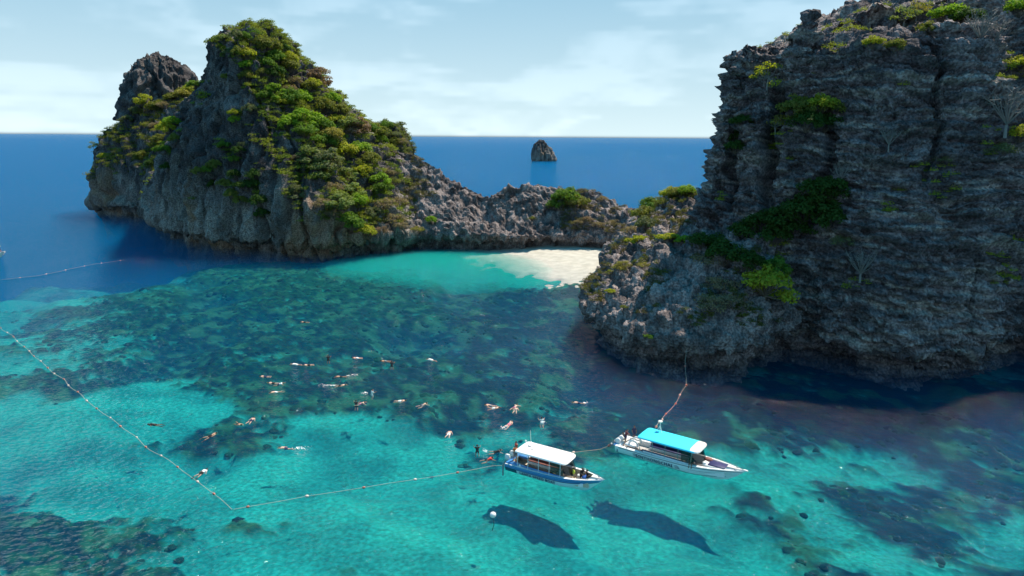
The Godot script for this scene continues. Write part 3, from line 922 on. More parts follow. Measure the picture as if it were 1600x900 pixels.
var plants := [
	["bush", "pale green", -94.2, 64.9, -233.5, 3.2, "pale green bush on the summit of the tall peak", "bushes on the summit of the tall peak"],
	["bush", "grey green", -88.6, 65.2, -230.5, 3.0, "grey green bush on the summit of the tall peak", "bushes on the summit of the tall peak"],
	["bush", "mid green", -87.0, 65.2, -231.7, 2.8, "mid green bush on the summit of the tall peak", "bushes on the summit of the tall peak"],
	["sparse", "mid green", -84.7, 66.0, -234.2, 2.6, "mid green thin-crowned tree on the summit of the tall peak", "thin-crowned trees on the summit of the tall peak"],
	["bush", "dark green", -77.3, 62.9, -240.3, 2.8, "dark green bush on the summit of the tall peak", "bushes on the summit of the tall peak"],
	["bush", "grey green", -90.3, 60.6, -228.0, 2.2, "grey green bush high on the peak's right slope, leftmost of two", "bushes high on the peak's right slope"],
	["bush", "olive green", -87.1, 60.0, -227.1, 3.0, "olive green bush high on the peak's right slope, second from left of eight", "bushes high on the peak's right slope"],
	["bush", "yellow green", -84.6, 59.3, -227.6, 3.2, "yellow green bush high on the peak's right slope, second from left of four", "bushes high on the peak's right slope"],
	["bush", "bright green", -84.7, 55.7, -227.6, 3.6, "bright green bush high on the peak's right slope, second from left of three", "bushes high on the peak's right slope"],
	["bush", "olive green", -84.9, 52.5, -227.0, 3.0, "olive green bush high on the peak's right slope, third from left of eight", "bushes high on the peak's right slope"],
	["bush", "olive green", -81.8, 62.6, -233.7, 3.8, "olive green bush high on the peak's right slope, fourth from left of eight", "bushes high on the peak's right slope"],
	["bush", "olive green", -79.6, 62.1, -234.4, 4.0, "olive green bush high on the peak's right slope, sixth from left of eight", "bushes high on the peak's right slope"],
	["bush", "mid green", -78.3, 58.7, -235.0, 4.0, "mid green bush high on the peak's right slope, third from left of four", "bushes high on the peak's right slope"],
	["bush", "yellow green", -76.3, 59.1, -240.1, 4.0, "yellow green bush high on the peak's right slope, rightmost of four", "bushes high on the peak's right slope"],
	["bush", "olive green", -74.9, 56.7, -239.4, 4.4, "olive green bush high on the peak's right slope, seventh from left of eight", "bushes high on the peak's right slope"],
	["bush", "mid green", -79.5, 56.6, -230.5, 3.4, "mid green bush high on the peak's right slope, leftmost of four", "bushes high on the peak's right slope"],
	["bush", "olive green", -80.6, 53.9, -228.9, 3.0, "olive green bush high on the peak's right slope, fifth from left of eight", "bushes high on the peak's right slope"],
	["bush", "dark green", -76.7, 54.2, -231.4, 3.6, "dark green bush high on the peak's right slope", "bushes high on the peak's right slope"],
	["dry", "dry brown", -74.1, 49.9, -234.5, 3.6, "dry brown twiggy shrub high on the peak's right slope, leftmost of two", "twiggy shrubs high on the peak's right slope"],
	["dry", "dry brown", -74.2, 52.8, -239.2, 4.0, "dry brown twiggy shrub high on the peak's right slope, rightmost of two", "twiggy shrubs high on the peak's right slope"],
	["tree", "bright green", -77.4, 45.4, -227.9, 4.4, "bright green spreading tree high on the peak's right slope", "spreading trees high on the peak's right slope"],
	["bush", "mid green", -78.9, 46.2, -225.2, 3.4, "mid green bush high on the peak's right slope, second from left of four", "bushes high on the peak's right slope"],
	["bush", "yellow green", -74.9, 44.6, -228.6, 3.4, "yellow green bush high on the peak's right slope, third from left of four", "bushes high on the peak's right slope"],
	["bush", "mid green", -72.3, 45.4, -230.2, 4.2, "mid green bush high on the peak's right slope, rightmost of four", "bushes high on the peak's right slope"],
	["bush", "bright green", -71.1, 46.0, -237.8, 4.6, "bright green bush high on the peak's right slope, rightmost of three", "bushes high on the peak's right slope"],
	["bush", "olive green", -69.6, 50.5, -241.3, 3.6, "olive green bush high on the peak's right slope, rightmost of eight", "bushes high on the peak's right slope"],
	["bush", "olive green", -92.0, 53.0, -227.6, 2.0, "olive green bush high on the peak's right slope, leftmost of eight", "bushes high on the peak's right slope"],
	["bush", "yellow green", -87.3, 41.4, -220.7, 2.4, "yellow green bush high on the peak's right slope, leftmost of four", "bushes high on the peak's right slope"],
	["bush", "bright green", -87.4, 39.4, -221.0, 2.4, "bright green bush high on the peak's right slope, leftmost of three", "bushes high on the peak's right slope"],
	["bush", "grey green", -82.7, 42.4, -221.8, 2.6, "grey green bush high on the peak's right slope, rightmost of two", "bushes high on the peak's right slope"],
	["bush", "yellow green", -68.3, 51.7, -242.8, 3.4, "yellow green bush on the peak's right skyline", "bushes on the peak's right skyline"],
	["tree", "rusty pink", -68.5, 50.7, -250.9, 5.2, "rusty pink spreading tree on the peak's right skyline, leftmost of two", "spreading trees on the peak's right skyline"],
	["sparse", "rusty pink", -70.6, 54.0, -248.4, 3.0, "rusty pink thin-crowned tree on the peak's right skyline", "thin-crowned trees on the peak's right skyline"],
	["bush", "bright green", -62.8, 46.2, -244.5, 4.0, "bright green bush on the peak's right skyline", "bushes on the peak's right skyline"],
	["tree", "pale green", -55.1, 34.8, -238.4, 5.6, "pale green spreading tree on the peak's right skyline", "spreading trees on the peak's right skyline"],
	["tree", "rusty pink", -52.9, 34.2, -238.9, 5.2, "rusty pink spreading tree on the peak's right skyline, rightmost of two", "spreading trees on the peak's right skyline"],
	["bush", "olive green", -59.2, 42.8, -241.2, 3.6, "olive green bush on the peak's right skyline", "bushes on the peak's right skyline"],
	["bush", "bright green", -71.2, 37.3, -222.2, 4.0, "bright green bush on the peak's green right flank, leftmost of five", "bushes on the peak's green right flank"],
	["tree", "bright green", -68.2, 36.2, -225.6, 5.0, "bright green spreading tree on the peak's green right flank", "spreading trees on the peak's green right flank"],
	["bush", "bright green", -65.7, 37.8, -231.3, 5.0, "bright green bush on the peak's green right flank, second from left of five", "bushes on the peak's green right flank"],
	["tree", "mid green", -65.2, 32.3, -221.2, 5.0, "mid green spreading tree on the peak's green right flank", "spreading trees on the peak's green right flank"],
	["bush", "mid green", -63.1, 36.5, -230.2, 4.6, "mid green bush on the peak's green right flank, leftmost of three", "bushes on the peak's green right flank"],
	["bush", "olive green", -64.0, 43.3, -239.2, 4.0, "olive green bush on the peak's green right flank, leftmost of two", "bushes on the peak's green right flank"],
	["bush", "yellow green", -60.4, 39.1, -238.7, 4.0, "yellow green bush on the peak's green right flank, leftmost of three", "bushes on the peak's green right flank"],
	["bush", "golden", -58.3, 33.9, -226.9, 4.0, "golden bush on the peak's green right flank", "bushes on the peak's green right flank"],
	["bush", "mid green", -60.7, 31.9, -225.8, 4.4, "mid green bush on the peak's green right flank, second from left of three", "bushes on the peak's green right flank"],
	["tree", "pale green", -63.0, 25.4, -217.5, 5.0, "pale green spreading tree on the peak's green right flank, leftmost of five", "spreading trees on the peak's green right flank"],
	["tree", "grey green", -58.1, 22.9, -217.0, 5.6, "grey green spreading tree on the peak's green right flank, rightmost of two", "spreading trees on the peak's green right flank"],
	["bush", "yellow green", -54.6, 28.5, -228.3, 5.0, "yellow green bush on the peak's green right flank, second from left of three", "bushes on the peak's green right flank"],
	["bush", "bright green", -51.8, 29.4, -233.2, 4.4, "bright green bush on the peak's green right flank, third from left of five", "bushes on the peak's green right flank"],
	["bush", "olive green", -47.4, 26.3, -231.3, 4.2, "olive green bush on the peak's green right flank, rightmost of two", "bushes on the peak's green right flank"],
	["tree", "pale green", -59.6, 21.0, -215.1, 5.0, "pale green spreading tree on the peak's green right flank, second from left of five", "spreading trees on the peak's green right flank"],
	["tree", "pale green", -53.8, 19.3, -222.5, 5.0, "pale green spreading tree on the peak's green right flank, fourth from left of five", "spreading trees on the peak's green right flank"],
	["bush", "yellow green", -49.5, 22.4, -226.5, 4.0, "yellow green bush on the peak's green right flank, rightmost of three", "bushes on the peak's green right flank"],
	["bush", "bright green", -43.6, 19.6, -226.7, 4.0, "bright green bush on the peak's green right flank, rightmost of five", "bushes on the peak's green right flank"],
	["bush", "mid green", -42.6, 17.4, -224.9, 4.0, "mid green bush on the peak's green right flank, rightmost of three", "bushes on the peak's green right flank"],
	["tree", "pale green", -51.7, 13.2, -217.5, 5.4, "pale green spreading tree on the peak's green right flank, rightmost of five", "spreading trees on the peak's green right flank"],
	["bush", "bright green", -48.6, 13.5, -214.9, 4.6, "bright green bush on the peak's green right flank, fourth from left of five", "bushes on the peak's green right flank"],
	["tree", "pale green", -52.4, 11.5, -207.4, 5.0, "pale green spreading tree on the peak's green right flank, third from left of five", "spreading trees on the peak's green right flank"],
	["dry", "dry brown", -55.9, 19.2, -212.7, 4.0, "dry brown twiggy shrub on the peak's green right flank, second from left of six", "twiggy shrubs on the peak's green right flank"],
	["dry", "dry brown", -42.4, 22.5, -232.9, 4.0, "dry brown twiggy shrub on the peak's green right flank, fourth from left of six", "twiggy shrubs on the peak's green right flank"],
	["dry", "olive green", -40.1, 19.6, -231.1, 4.0, "olive green twiggy shrub on the peak's green right flank", "twiggy shrubs on the peak's green right flank"],
	["dry", "dry brown", -40.9, 12.7, -219.6, 5.0, "dry brown twiggy shrub on the peak's green right flank, third from left of six", "twiggy shrubs on the peak's green right flank"],
	["dry", "dry brown", -38.1, 12.9, -226.8, 4.6, "dry brown twiggy shrub on the peak's green right flank, rightmost of six", "twiggy shrubs on the peak's green right flank"],
	["dry", "dry brown", -38.3, 8.6, -218.2, 4.6, "dry brown twiggy shrub on the peak's green right flank, fifth from left of six", "twiggy shrubs on the peak's green right flank"],
	["bush", "grey green", -44.0, 10.1, -217.0, 4.0, "grey green bush on the peak's green right flank", "bushes on the peak's green right flank"],
	["tree", "grey green", -65.7, 15.2, -209.5, 3.8, "grey green spreading tree on the peak's green right flank, leftmost of two", "spreading trees on the peak's green right flank"],
	["dry", "grey green", -64.1, 27.5, -214.8, 3.0, "grey green twiggy shrub on the peak's green right flank", "twiggy shrubs on the peak's green right flank"],
	["dry", "dry brown", -67.8, 28.5, -215.6, 2.6, "dry brown twiggy shrub on the peak's green right flank, leftmost of six", "twiggy shrubs on the peak's green right flank"],
	["bush", "mid green", -50.3, 9.0, -208.1, 4.2, "mid green bush at the green flank's foot, leftmost of two", "bushes at the green flank's foot"],
	["bush", "mid green", -48.3, 7.7, -208.5, 4.0, "mid green bush at the green flank's foot, rightmost of two", "bushes at the green flank's foot"],
	["bush", "yellow green", -45.3, 5.5, -210.0, 3.4, "yellow green bush at the green flank's foot", "bushes at the green flank's foot"],
	["bush", "olive green", -43.8, 8.0, -215.8, 3.0, "olive green bush at the green flank's foot", "bushes at the green flank's foot"],
	["dry", "rusty pink", -41.2, 6.0, -213.1, 3.2, "rusty pink twiggy shrub at the green flank's foot", "twiggy shrubs at the green flank's foot"],
	["dry", "dry brown", -35.3, 7.2, -215.9, 3.4, "dry brown twiggy shrub at the green flank's foot, rightmost of three", "twiggy shrubs at the green flank's foot"],
	["dry", "golden", -31.0, 5.4, -220.6, 2.8, "golden twiggy shrub at the green flank's foot", "twiggy shrubs at the green flank's foot"],
	["bush", "bright green", -27.0, 7.8, -224.8, 2.4, "bright green bush at the green flank's foot", "bushes at the green flank's foot"],
	["dry", "dry brown", -57.2, 15.0, -205.8, 3.8, "dry brown twiggy shrub at the green flank's foot, leftmost of three", "twiggy shrubs at the green flank's foot"],
	["dry", "olive green", -56.8, 12.0, -207.2, 3.6, "olive green twiggy shrub at the green flank's foot", "twiggy shrubs at the green flank's foot"],
	["dry", "dry brown", -54.4, 11.9, -206.6, 3.0, "dry brown twiggy shrub at the green flank's foot, second from left of three", "twiggy shrubs at the green flank's foot"],
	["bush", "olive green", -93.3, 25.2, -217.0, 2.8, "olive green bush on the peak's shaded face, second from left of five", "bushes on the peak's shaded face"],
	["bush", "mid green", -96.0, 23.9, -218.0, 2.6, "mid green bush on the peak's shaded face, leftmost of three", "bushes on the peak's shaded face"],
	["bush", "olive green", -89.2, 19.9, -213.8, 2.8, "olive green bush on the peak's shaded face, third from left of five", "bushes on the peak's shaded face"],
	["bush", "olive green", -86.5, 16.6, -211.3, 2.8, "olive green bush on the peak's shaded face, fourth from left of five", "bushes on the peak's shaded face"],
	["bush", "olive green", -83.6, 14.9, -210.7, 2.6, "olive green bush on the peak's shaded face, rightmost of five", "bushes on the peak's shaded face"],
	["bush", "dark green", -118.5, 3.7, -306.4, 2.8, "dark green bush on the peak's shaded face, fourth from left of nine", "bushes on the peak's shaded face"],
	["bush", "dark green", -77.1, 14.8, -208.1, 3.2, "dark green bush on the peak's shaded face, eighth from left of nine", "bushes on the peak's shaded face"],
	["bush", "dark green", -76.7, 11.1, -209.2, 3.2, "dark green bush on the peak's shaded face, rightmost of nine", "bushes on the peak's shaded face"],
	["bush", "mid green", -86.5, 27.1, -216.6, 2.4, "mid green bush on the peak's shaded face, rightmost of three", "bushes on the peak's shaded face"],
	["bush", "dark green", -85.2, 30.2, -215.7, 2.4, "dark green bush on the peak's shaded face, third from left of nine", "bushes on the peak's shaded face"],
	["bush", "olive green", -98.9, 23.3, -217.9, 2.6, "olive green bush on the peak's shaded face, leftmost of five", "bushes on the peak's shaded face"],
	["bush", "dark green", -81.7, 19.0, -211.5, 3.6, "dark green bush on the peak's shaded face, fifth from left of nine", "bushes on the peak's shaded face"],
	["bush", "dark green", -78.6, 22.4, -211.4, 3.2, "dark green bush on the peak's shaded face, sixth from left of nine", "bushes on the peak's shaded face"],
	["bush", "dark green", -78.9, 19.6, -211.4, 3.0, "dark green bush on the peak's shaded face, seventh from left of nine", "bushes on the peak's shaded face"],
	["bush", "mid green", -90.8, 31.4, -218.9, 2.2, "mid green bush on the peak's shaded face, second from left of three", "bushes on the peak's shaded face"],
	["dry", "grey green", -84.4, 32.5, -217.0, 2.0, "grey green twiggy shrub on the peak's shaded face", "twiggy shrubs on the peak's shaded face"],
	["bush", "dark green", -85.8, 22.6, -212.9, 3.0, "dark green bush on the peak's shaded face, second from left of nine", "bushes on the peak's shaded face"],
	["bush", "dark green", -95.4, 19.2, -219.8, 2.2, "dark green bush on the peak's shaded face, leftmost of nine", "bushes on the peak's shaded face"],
	["tree", "yellow green", -169.7, 45.1, -323.9, 5.0, "yellow green spreading tree on the far left headland", "spreading trees on the far left headland"],
	["bush", "olive green", -163.9, 46.2, -324.0, 5.0, "olive green bush on the far left headland, second from left of six", "bushes on the far left headland"],
	["dry", "dry brown", -158.3, 47.7, -319.6, 4.4, "dry brown twiggy shrub on the far left headland, rightmost of three", "twiggy shrubs on the far left headland"],
	["bush", "olive green", -157.4, 50.2, -326.4, 4.0, "olive green bush on the far left headland, fifth from left of six", "bushes on the far left headland"],
	["bush", "golden", -150.9, 51.3, -323.4, 4.6, "golden bush on the far left headland", "bushes on the far left headland"],
	["bush", "yellow green", -149.5, 53.9, -326.8, 4.0, "yellow green bush on the far left headland, rightmost of three", "bushes on the far left headland"],
	["bush", "mid green", -109.9, 51.3, -244.6, 3.0, "mid green bush on the far left headland, rightmost of two", "bushes on the far left headland"],
	["bush", "yellow green", -118.6, 36.1, -240.3, 4.0, "yellow green bush on the far left headland, second from left of three", "bushes on the far left headland"],
	["bush", "olive green", -151.9, 32.0, -300.4, 4.0, "olive green bush on the far left headland, fourth from left of six", "bushes on the far left headland"],
	["bush", "olive green", -153.7, 29.5, -300.9, 4.0, "olive green bush on the far left headland, third from left of six", "bushes on the far left headland"],
	["bush", "olive green", -162.8, 24.7, -304.8, 3.6, "olive green bush on the far left headland, leftmost of six", "bushes on the far left headland"],
	["dry", "dry brown", -160.0, 38.7, -313.0, 4.0, "dry brown twiggy shrub on the far left headland, second from left of three", "twiggy shrubs on the far left headland"],
	["bush", "grey green", -174.2, 45.0, -324.6, 3.0, "grey green bush on the far left headland, rightmost of two", "bushes on the far left headland"],
	["bush", "grey green", -177.2, 41.5, -322.9, 2.8, "grey green bush on the far left headland, leftmost of two", "bushes on the far left headland"],
	["sparse", "pale green", -193.2, 28.9, -320.9, 2.6, "pale green thin-crowned tree on the far left headland", "thin-crowned trees on the far left headland"],
	["bush", "yellow green", -185.8, 24.4, -314.6, 2.8, "yellow green bush on the far left headland, leftmost of three", "bushes on the far left headland"],
	["bush", "bright green", -117.0, 38.4, -240.3, 3.6, "bright green bush on the far left headland", "bushes on the far left headland"],
	["bush", "mid green", -117.7, 29.2, -233.6, 3.6, "mid green bush on the far left headland, leftmost of two", "bushes on the far left headland"],
	["bush", "dark green", -153.4, 21.7, -293.4, 3.4, "dark green bush on the far left headland, leftmost of two", "bushes on the far left headland"],
	["bush", "olive green", -111.5, 33.1, -230.8, 3.0, "olive green bush on the far left headland, rightmost of six", "bushes on the far left headland"],
	["bush", "dark green", -117.3, 23.6, -235.4, 3.0, "dark green bush on the far left headland, rightmost of two", "bushes on the far left headland"],
	["dry", "dry brown", -166.6, 40.6, -321.2, 3.4, "dry brown twiggy shrub on the far left headland, leftmost of three", "twiggy shrubs on the far left headland"],
	["bush", "mid green", -50.5, 35.9, -245.6, 4.4, "mid green bush on the hill behind the ridge, leftmost of three", "bushes on the hill behind the ridge"],
	["tree", "olive green", -48.9, 32.8, -248.0, 5.0, "olive green spreading tree on the hill behind the ridge", "spreading trees on the hill behind the ridge"],
	["bush", "mid green", -55.0, 37.9, -305.3, 4.6, "mid green bush on the hill behind the ridge, rightmost of three", "bushes on the hill behind the ridge"],
	["dry", "grey green", -51.0, 35.3, -302.1, 4.2, "grey green twiggy shrub on the hill behind the ridge", "twiggy shrubs on the hill behind the ridge"],
	["dry", "dry brown", -48.5, 32.5, -301.1, 3.8, "dry brown twiggy shrub on the hill behind the ridge", "twiggy shrubs on the hill behind the ridge"],
	["bush", "mid green", -48.7, 32.7, -249.4, 4.8, "mid green bush on the hill behind the ridge, second from left of three", "bushes on the hill behind the ridge"],
	["bush", "olive green", -51.5, 31.0, -300.6, 4.0, "olive green bush on the hill behind the ridge", "bushes on the hill behind the ridge"],
	["bush", "mid green", 17.9, 13.2, -227.6, 5.6, "mid green bush on the wall behind the beach, rightmost of two", "bushes on the wall behind the beach"],
	["bush", "olive green", 21.1, 12.7, -226.5, 4.6, "olive green bush on the wall behind the beach", "bushes on the wall behind the beach"],
	["bush", "mid green", 14.3, 11.7, -227.5, 3.8, "mid green bush on the wall behind the beach, leftmost of two", "bushes on the wall behind the beach"],
	["dry", "dry brown", 30.1, 15.1, -230.3, 2.6, "dry brown twiggy shrub on the wall behind the beach, third from left of four", "twiggy shrubs on the wall behind the beach"],
	["dry", "dry brown", 21.4, 8.7, -218.1, 2.2, "dry brown twiggy shrub on the wall behind the beach, leftmost of four", "twiggy shrubs on the wall behind the beach"],
	["dry", "dry brown", 27.3, 8.2, -215.9, 2.4, "dry brown twiggy shrub on the wall behind the beach, second from left of four", "twiggy shrubs on the wall behind the beach"],
	["dry", "rusty pink", 24.0, 9.8, -218.1, 2.2, "rusty pink twiggy shrub on the wall behind the beach", "twiggy shrubs on the wall behind the beach"],
	["dry", "dry brown", 32.2, 8.5, -218.1, 2.4, "dry brown twiggy shrub on the wall behind the beach, rightmost of four", "twiggy shrubs on the wall behind the beach"],
	["dry", "olive green", 6.4, 9.2, -224.9, 1.8, "olive green twiggy shrub on the wall behind the beach", "twiggy shrubs on the wall behind the beach"],
	["sparse", "grey green", 38.3, 8.5, -219.4, 3.4, "grey green thin-crowned tree on the saddle left of the cliff", "thin-crowned trees on the saddle left of the cliff"],
	["bush", "olive green", 29.2, 17.5, -152.5, 3.2, "olive green bush on the saddle left of the cliff, leftmost of two", "bushes on the saddle left of the cliff"],
	["bush", "mid green", 33.3, 18.2, -163.1, 3.6, "mid green bush on the saddle left of the cliff", "bushes on the saddle left of the cliff"],
	["dry", "olive green", 33.6, 20.9, -152.9, 3.0, "olive green twiggy shrub on the saddle left of the cliff", "twiggy shrubs on the saddle left of the cliff"],
	["bush", "yellow green", 35.6, 22.0, -154.5, 3.0, "yellow green bush on the saddle left of the cliff", "bushes on the saddle left of the cliff"],
	["bush", "olive green", 36.5, 22.2, -152.3, 3.0, "olive green bush on the saddle left of the cliff, rightmost of two", "bushes on the saddle left of the cliff"],
	["bush", "bright green", 38.2, 23.2, -151.0, 2.8, "bright green bush on the saddle left of the cliff", "bushes on the saddle left of the cliff"],
	["bush", "grey green", 27.6, 17.1, -140.6, 2.6, "grey green bush on the saddle left of the cliff", "bushes on the saddle left of the cliff"],
	["dry", "dry brown", 25.5, 15.9, -144.7, 2.4, "dry brown twiggy shrub on the saddle left of the cliff", "twiggy shrubs on the saddle left of the cliff"],
	["low", "yellow green", 24.0, 15.6, -134.6, 2.0, "yellow green creeper on the saddle left of the cliff, leftmost of four", "creepers on the saddle left of the cliff"],
	["low", "yellow green", 25.0, 16.6, -132.7, 1.8, "yellow green creeper on the saddle left of the cliff, second from left of four", "creepers on the saddle left of the cliff"],
	["low", "yellow green", 28.9, 17.5, -127.4, 2.2, "yellow green creeper on the saddle left of the cliff, third from left of four", "creepers on the saddle left of the cliff"],
	["low", "yellow green", 30.3, 17.8, -127.4, 2.0, "yellow green creeper on the saddle left of the cliff, rightmost of four", "creepers on the saddle left of the cliff"],
	["low", "bright green", 31.3, 17.5, -123.8, 2.2, "bright green creeper on the saddle left of the cliff", "creepers on the saddle left of the cliff"],
	["dry", "golden", 20.6, 12.5, -124.6, 1.8, "golden twiggy shrub on the sunlit rock apron, second from left of three", "twiggy shrubs on the sunlit rock apron"],
	["dry", "golden", 19.6, 11.8, -124.2, 1.8, "golden twiggy shrub on the sunlit rock apron, leftmost of three", "twiggy shrubs on the sunlit rock apron"],
	["dry", "olive green", 18.7, 10.4, -128.1, 1.4, "olive green twiggy shrub on the sunlit rock apron", "twiggy shrubs on the sunlit rock apron"],
	["low", "yellow green", 17.3, 9.4, -117.6, 1.1, "yellow green creeper on the sunlit rock apron", "creepers on the sunlit rock apron"],
	["low", "mid green", 22.0, 4.7, -105.4, 1.0, "mid green creeper on the sunlit rock apron", "creepers on the sunlit rock apron"],
	["dry", "golden", 23.7, 13.0, -121.1, 1.5, "golden twiggy shrub on the sunlit rock apron, rightmost of three", "twiggy shrubs on the sunlit rock apron"],
	["low", "olive green", 19.0, 8.0, -112.0, 0.9, "olive green creeper on the sunlit rock apron", "creepers on the sunlit rock apron"],
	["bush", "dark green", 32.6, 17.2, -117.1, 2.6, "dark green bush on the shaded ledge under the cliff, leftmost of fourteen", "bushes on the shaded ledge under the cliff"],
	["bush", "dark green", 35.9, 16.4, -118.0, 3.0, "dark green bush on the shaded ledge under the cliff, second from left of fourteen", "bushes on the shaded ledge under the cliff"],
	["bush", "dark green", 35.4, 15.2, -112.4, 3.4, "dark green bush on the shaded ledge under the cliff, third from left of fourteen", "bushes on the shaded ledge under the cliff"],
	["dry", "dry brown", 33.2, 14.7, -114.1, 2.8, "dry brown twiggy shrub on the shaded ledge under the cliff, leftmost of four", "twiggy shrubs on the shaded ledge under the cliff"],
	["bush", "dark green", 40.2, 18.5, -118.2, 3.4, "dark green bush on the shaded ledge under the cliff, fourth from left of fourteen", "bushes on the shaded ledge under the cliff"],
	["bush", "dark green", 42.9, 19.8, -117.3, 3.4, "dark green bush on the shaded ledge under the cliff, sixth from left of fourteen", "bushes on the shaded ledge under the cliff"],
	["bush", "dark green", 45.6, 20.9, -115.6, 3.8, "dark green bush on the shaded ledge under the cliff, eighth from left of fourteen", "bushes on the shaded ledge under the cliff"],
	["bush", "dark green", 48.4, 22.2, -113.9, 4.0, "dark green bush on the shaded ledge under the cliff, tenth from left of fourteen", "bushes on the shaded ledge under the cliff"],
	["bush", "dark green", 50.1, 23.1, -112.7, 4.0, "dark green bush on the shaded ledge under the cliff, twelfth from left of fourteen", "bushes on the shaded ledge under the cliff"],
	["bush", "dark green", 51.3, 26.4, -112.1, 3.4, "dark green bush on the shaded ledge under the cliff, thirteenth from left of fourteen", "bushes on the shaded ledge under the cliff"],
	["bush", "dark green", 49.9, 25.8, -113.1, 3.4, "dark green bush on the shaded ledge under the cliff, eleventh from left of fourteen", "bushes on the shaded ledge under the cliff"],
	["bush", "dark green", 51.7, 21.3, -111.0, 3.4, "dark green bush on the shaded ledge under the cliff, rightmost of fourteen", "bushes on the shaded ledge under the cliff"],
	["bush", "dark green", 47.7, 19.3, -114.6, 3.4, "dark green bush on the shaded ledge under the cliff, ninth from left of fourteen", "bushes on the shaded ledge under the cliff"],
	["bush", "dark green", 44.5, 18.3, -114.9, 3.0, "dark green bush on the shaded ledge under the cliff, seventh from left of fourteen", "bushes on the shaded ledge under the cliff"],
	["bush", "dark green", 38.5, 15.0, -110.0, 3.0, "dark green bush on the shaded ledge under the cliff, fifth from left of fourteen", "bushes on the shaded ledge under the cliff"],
	["tree", "yellow green", 40.9, 8.2, -107.1, 4.6, "yellow green spreading tree on the shaded ledge under the cliff", "spreading trees on the shaded ledge under the cliff"],
	["bush", "mid green", 42.9, 13.6, -109.6, 3.0, "mid green bush on the shaded ledge under the cliff", "bushes on the shaded ledge under the cliff"],
	["dry", "dry brown", 34.2, 11.3, -109.2, 3.8, "dry brown twiggy shrub on the shaded ledge under the cliff, third from left of four", "twiggy shrubs on the shaded ledge under the cliff"],
	["dry", "dry brown", 31.6, 9.2, -105.3, 3.4, "dry brown twiggy shrub on the shaded ledge under the cliff, second from left of four", "twiggy shrubs on the shaded ledge under the cliff"],
	["dry", "dry brown", 35.0, 9.7, -105.2, 3.2, "dry brown twiggy shrub on the shaded ledge under the cliff, rightmost of four", "twiggy shrubs on the shaded ledge under the cliff"],
	["bare", "grey green", 55.0, 14.6, -105.7, 3.4, "leafless pale tree on the shaded ledge under the cliff", "leafless trees on the shaded ledge under the cliff"],
	["dry", "grey green", 53.1, 19.3, -109.1, 2.2, "grey green twiggy shrub on the shaded ledge under the cliff", "twiggy shrubs on the shaded ledge under the cliff"],
	["sparse", "yellow green", 43.5, 44.2, -121.9, 3.2, "yellow green thin-crowned tree on the right cliff's face", "thin-crowned trees on the right cliff's face"],
	["sparse", "golden", 45.4, 36.5, -121.0, 2.8, "golden thin-crowned tree on the right cliff's face", "thin-crowned trees on the right cliff's face"],
	["bush", "olive green", 46.8, 39.3, -117.4, 3.0, "olive green bush on the right cliff's face, leftmost of four", "bushes on the right cliff's face"],
	["bush", "olive green", 47.8, 39.7, -116.9, 3.0, "olive green bush on the right cliff's face, second from left of four", "bushes on the right cliff's face"],
	["bush", "yellow green", 50.4, 40.0, -115.6, 3.0, "yellow green bush on the right cliff's face, leftmost of four", "bushes on the right cliff's face"],
	["bush", "olive green", 52.1, 39.6, -115.8, 2.4, "olive green bush on the right cliff's face, third from left of four", "bushes on the right cliff's face"],
	["bush", "dark green", 48.2, 37.1, -115.5, 3.2, "dark green bush on the right cliff's face, fourth from left of five", "bushes on the right cliff's face"],
	["bush", "dark green", 51.6, 37.1, -116.1, 2.8, "dark green bush on the right cliff's face, rightmost of five", "bushes on the right cliff's face"],
	["bush", "dark green", 39.7, 37.7, -122.4, 2.4, "dark green bush on the right cliff's face, third from left of five", "bushes on the right cliff's face"],
	["bush", "dark green", 40.4, 35.0, -126.7, 2.4, "dark green bush on the right cliff's face, leftmost of five", "bushes on the right cliff's face"],
	["bush", "dark green", 39.1, 33.4, -122.8, 2.2, "dark green bush on the right cliff's face, second from left of five", "bushes on the right cliff's face"],
	["bare", "grey green", 53.0, 29.0, -111.6, 2.2, "leafless pale tree on the right cliff's face, leftmost of three", "leafless trees on the right cliff's face"],
	["bare", "grey green", 58.3, 34.6, -108.2, 2.2, "leafless pale tree on the right cliff's face, second from left of three", "leafless trees on the right cliff's face"],
	["bare", "grey green", 72.8, 37.3, -103.6, 4.2, "leafless pale tree on the right cliff's face, rightmost of three", "leafless trees on the right cliff's face"],
	["bush", "yellow green", 76.5, 45.4, -108.7, 2.4, "yellow green bush on the right cliff's face, third from left of four", "bushes on the right cliff's face"],
	["bush", "yellow green", 76.1, 35.7, -105.1, 2.4, "yellow green bush on the right cliff's face, rightmost of four", "bushes on the right cliff's face"],
	["dry", "grey green", 72.9, 33.8, -104.0, 2.4, "grey green twiggy shrub on the right cliff's face, rightmost of two", "twiggy shrubs on the right cliff's face"],
	["dry", "grey green", 66.0, 32.6, -106.7, 1.6, "grey green twiggy shrub on the right cliff's face, leftmost of two", "twiggy shrubs on the right cliff's face"],
	["bush", "yellow green", 56.0, 49.7, -112.2, 1.9, "yellow green bush on the right cliff's face, second from left of four", "bushes on the right cliff's face"],
	["bush", "olive green", 58.9, 49.2, -111.2, 1.6, "olive green bush on the right cliff's face, rightmost of four", "bushes on the right cliff's face"],
	["sparse", "pale green", 68.3, 54.7, -127.0, 3.0, "pale green thin-crowned tree on the crest of the right cliff", "thin-crowned trees on the crest of the right cliff"],
	["sparse", "golden", 70.6, 56.3, -127.4, 2.4, "golden thin-crowned tree on the crest of the right cliff", "thin-crowned trees on the crest of the right cliff"],
	["bush", "bright green", 71.1, 54.6, -119.0, 3.2, "bright green bush on the crest of the right cliff, leftmost of two", "bushes on the crest of the right cliff"],
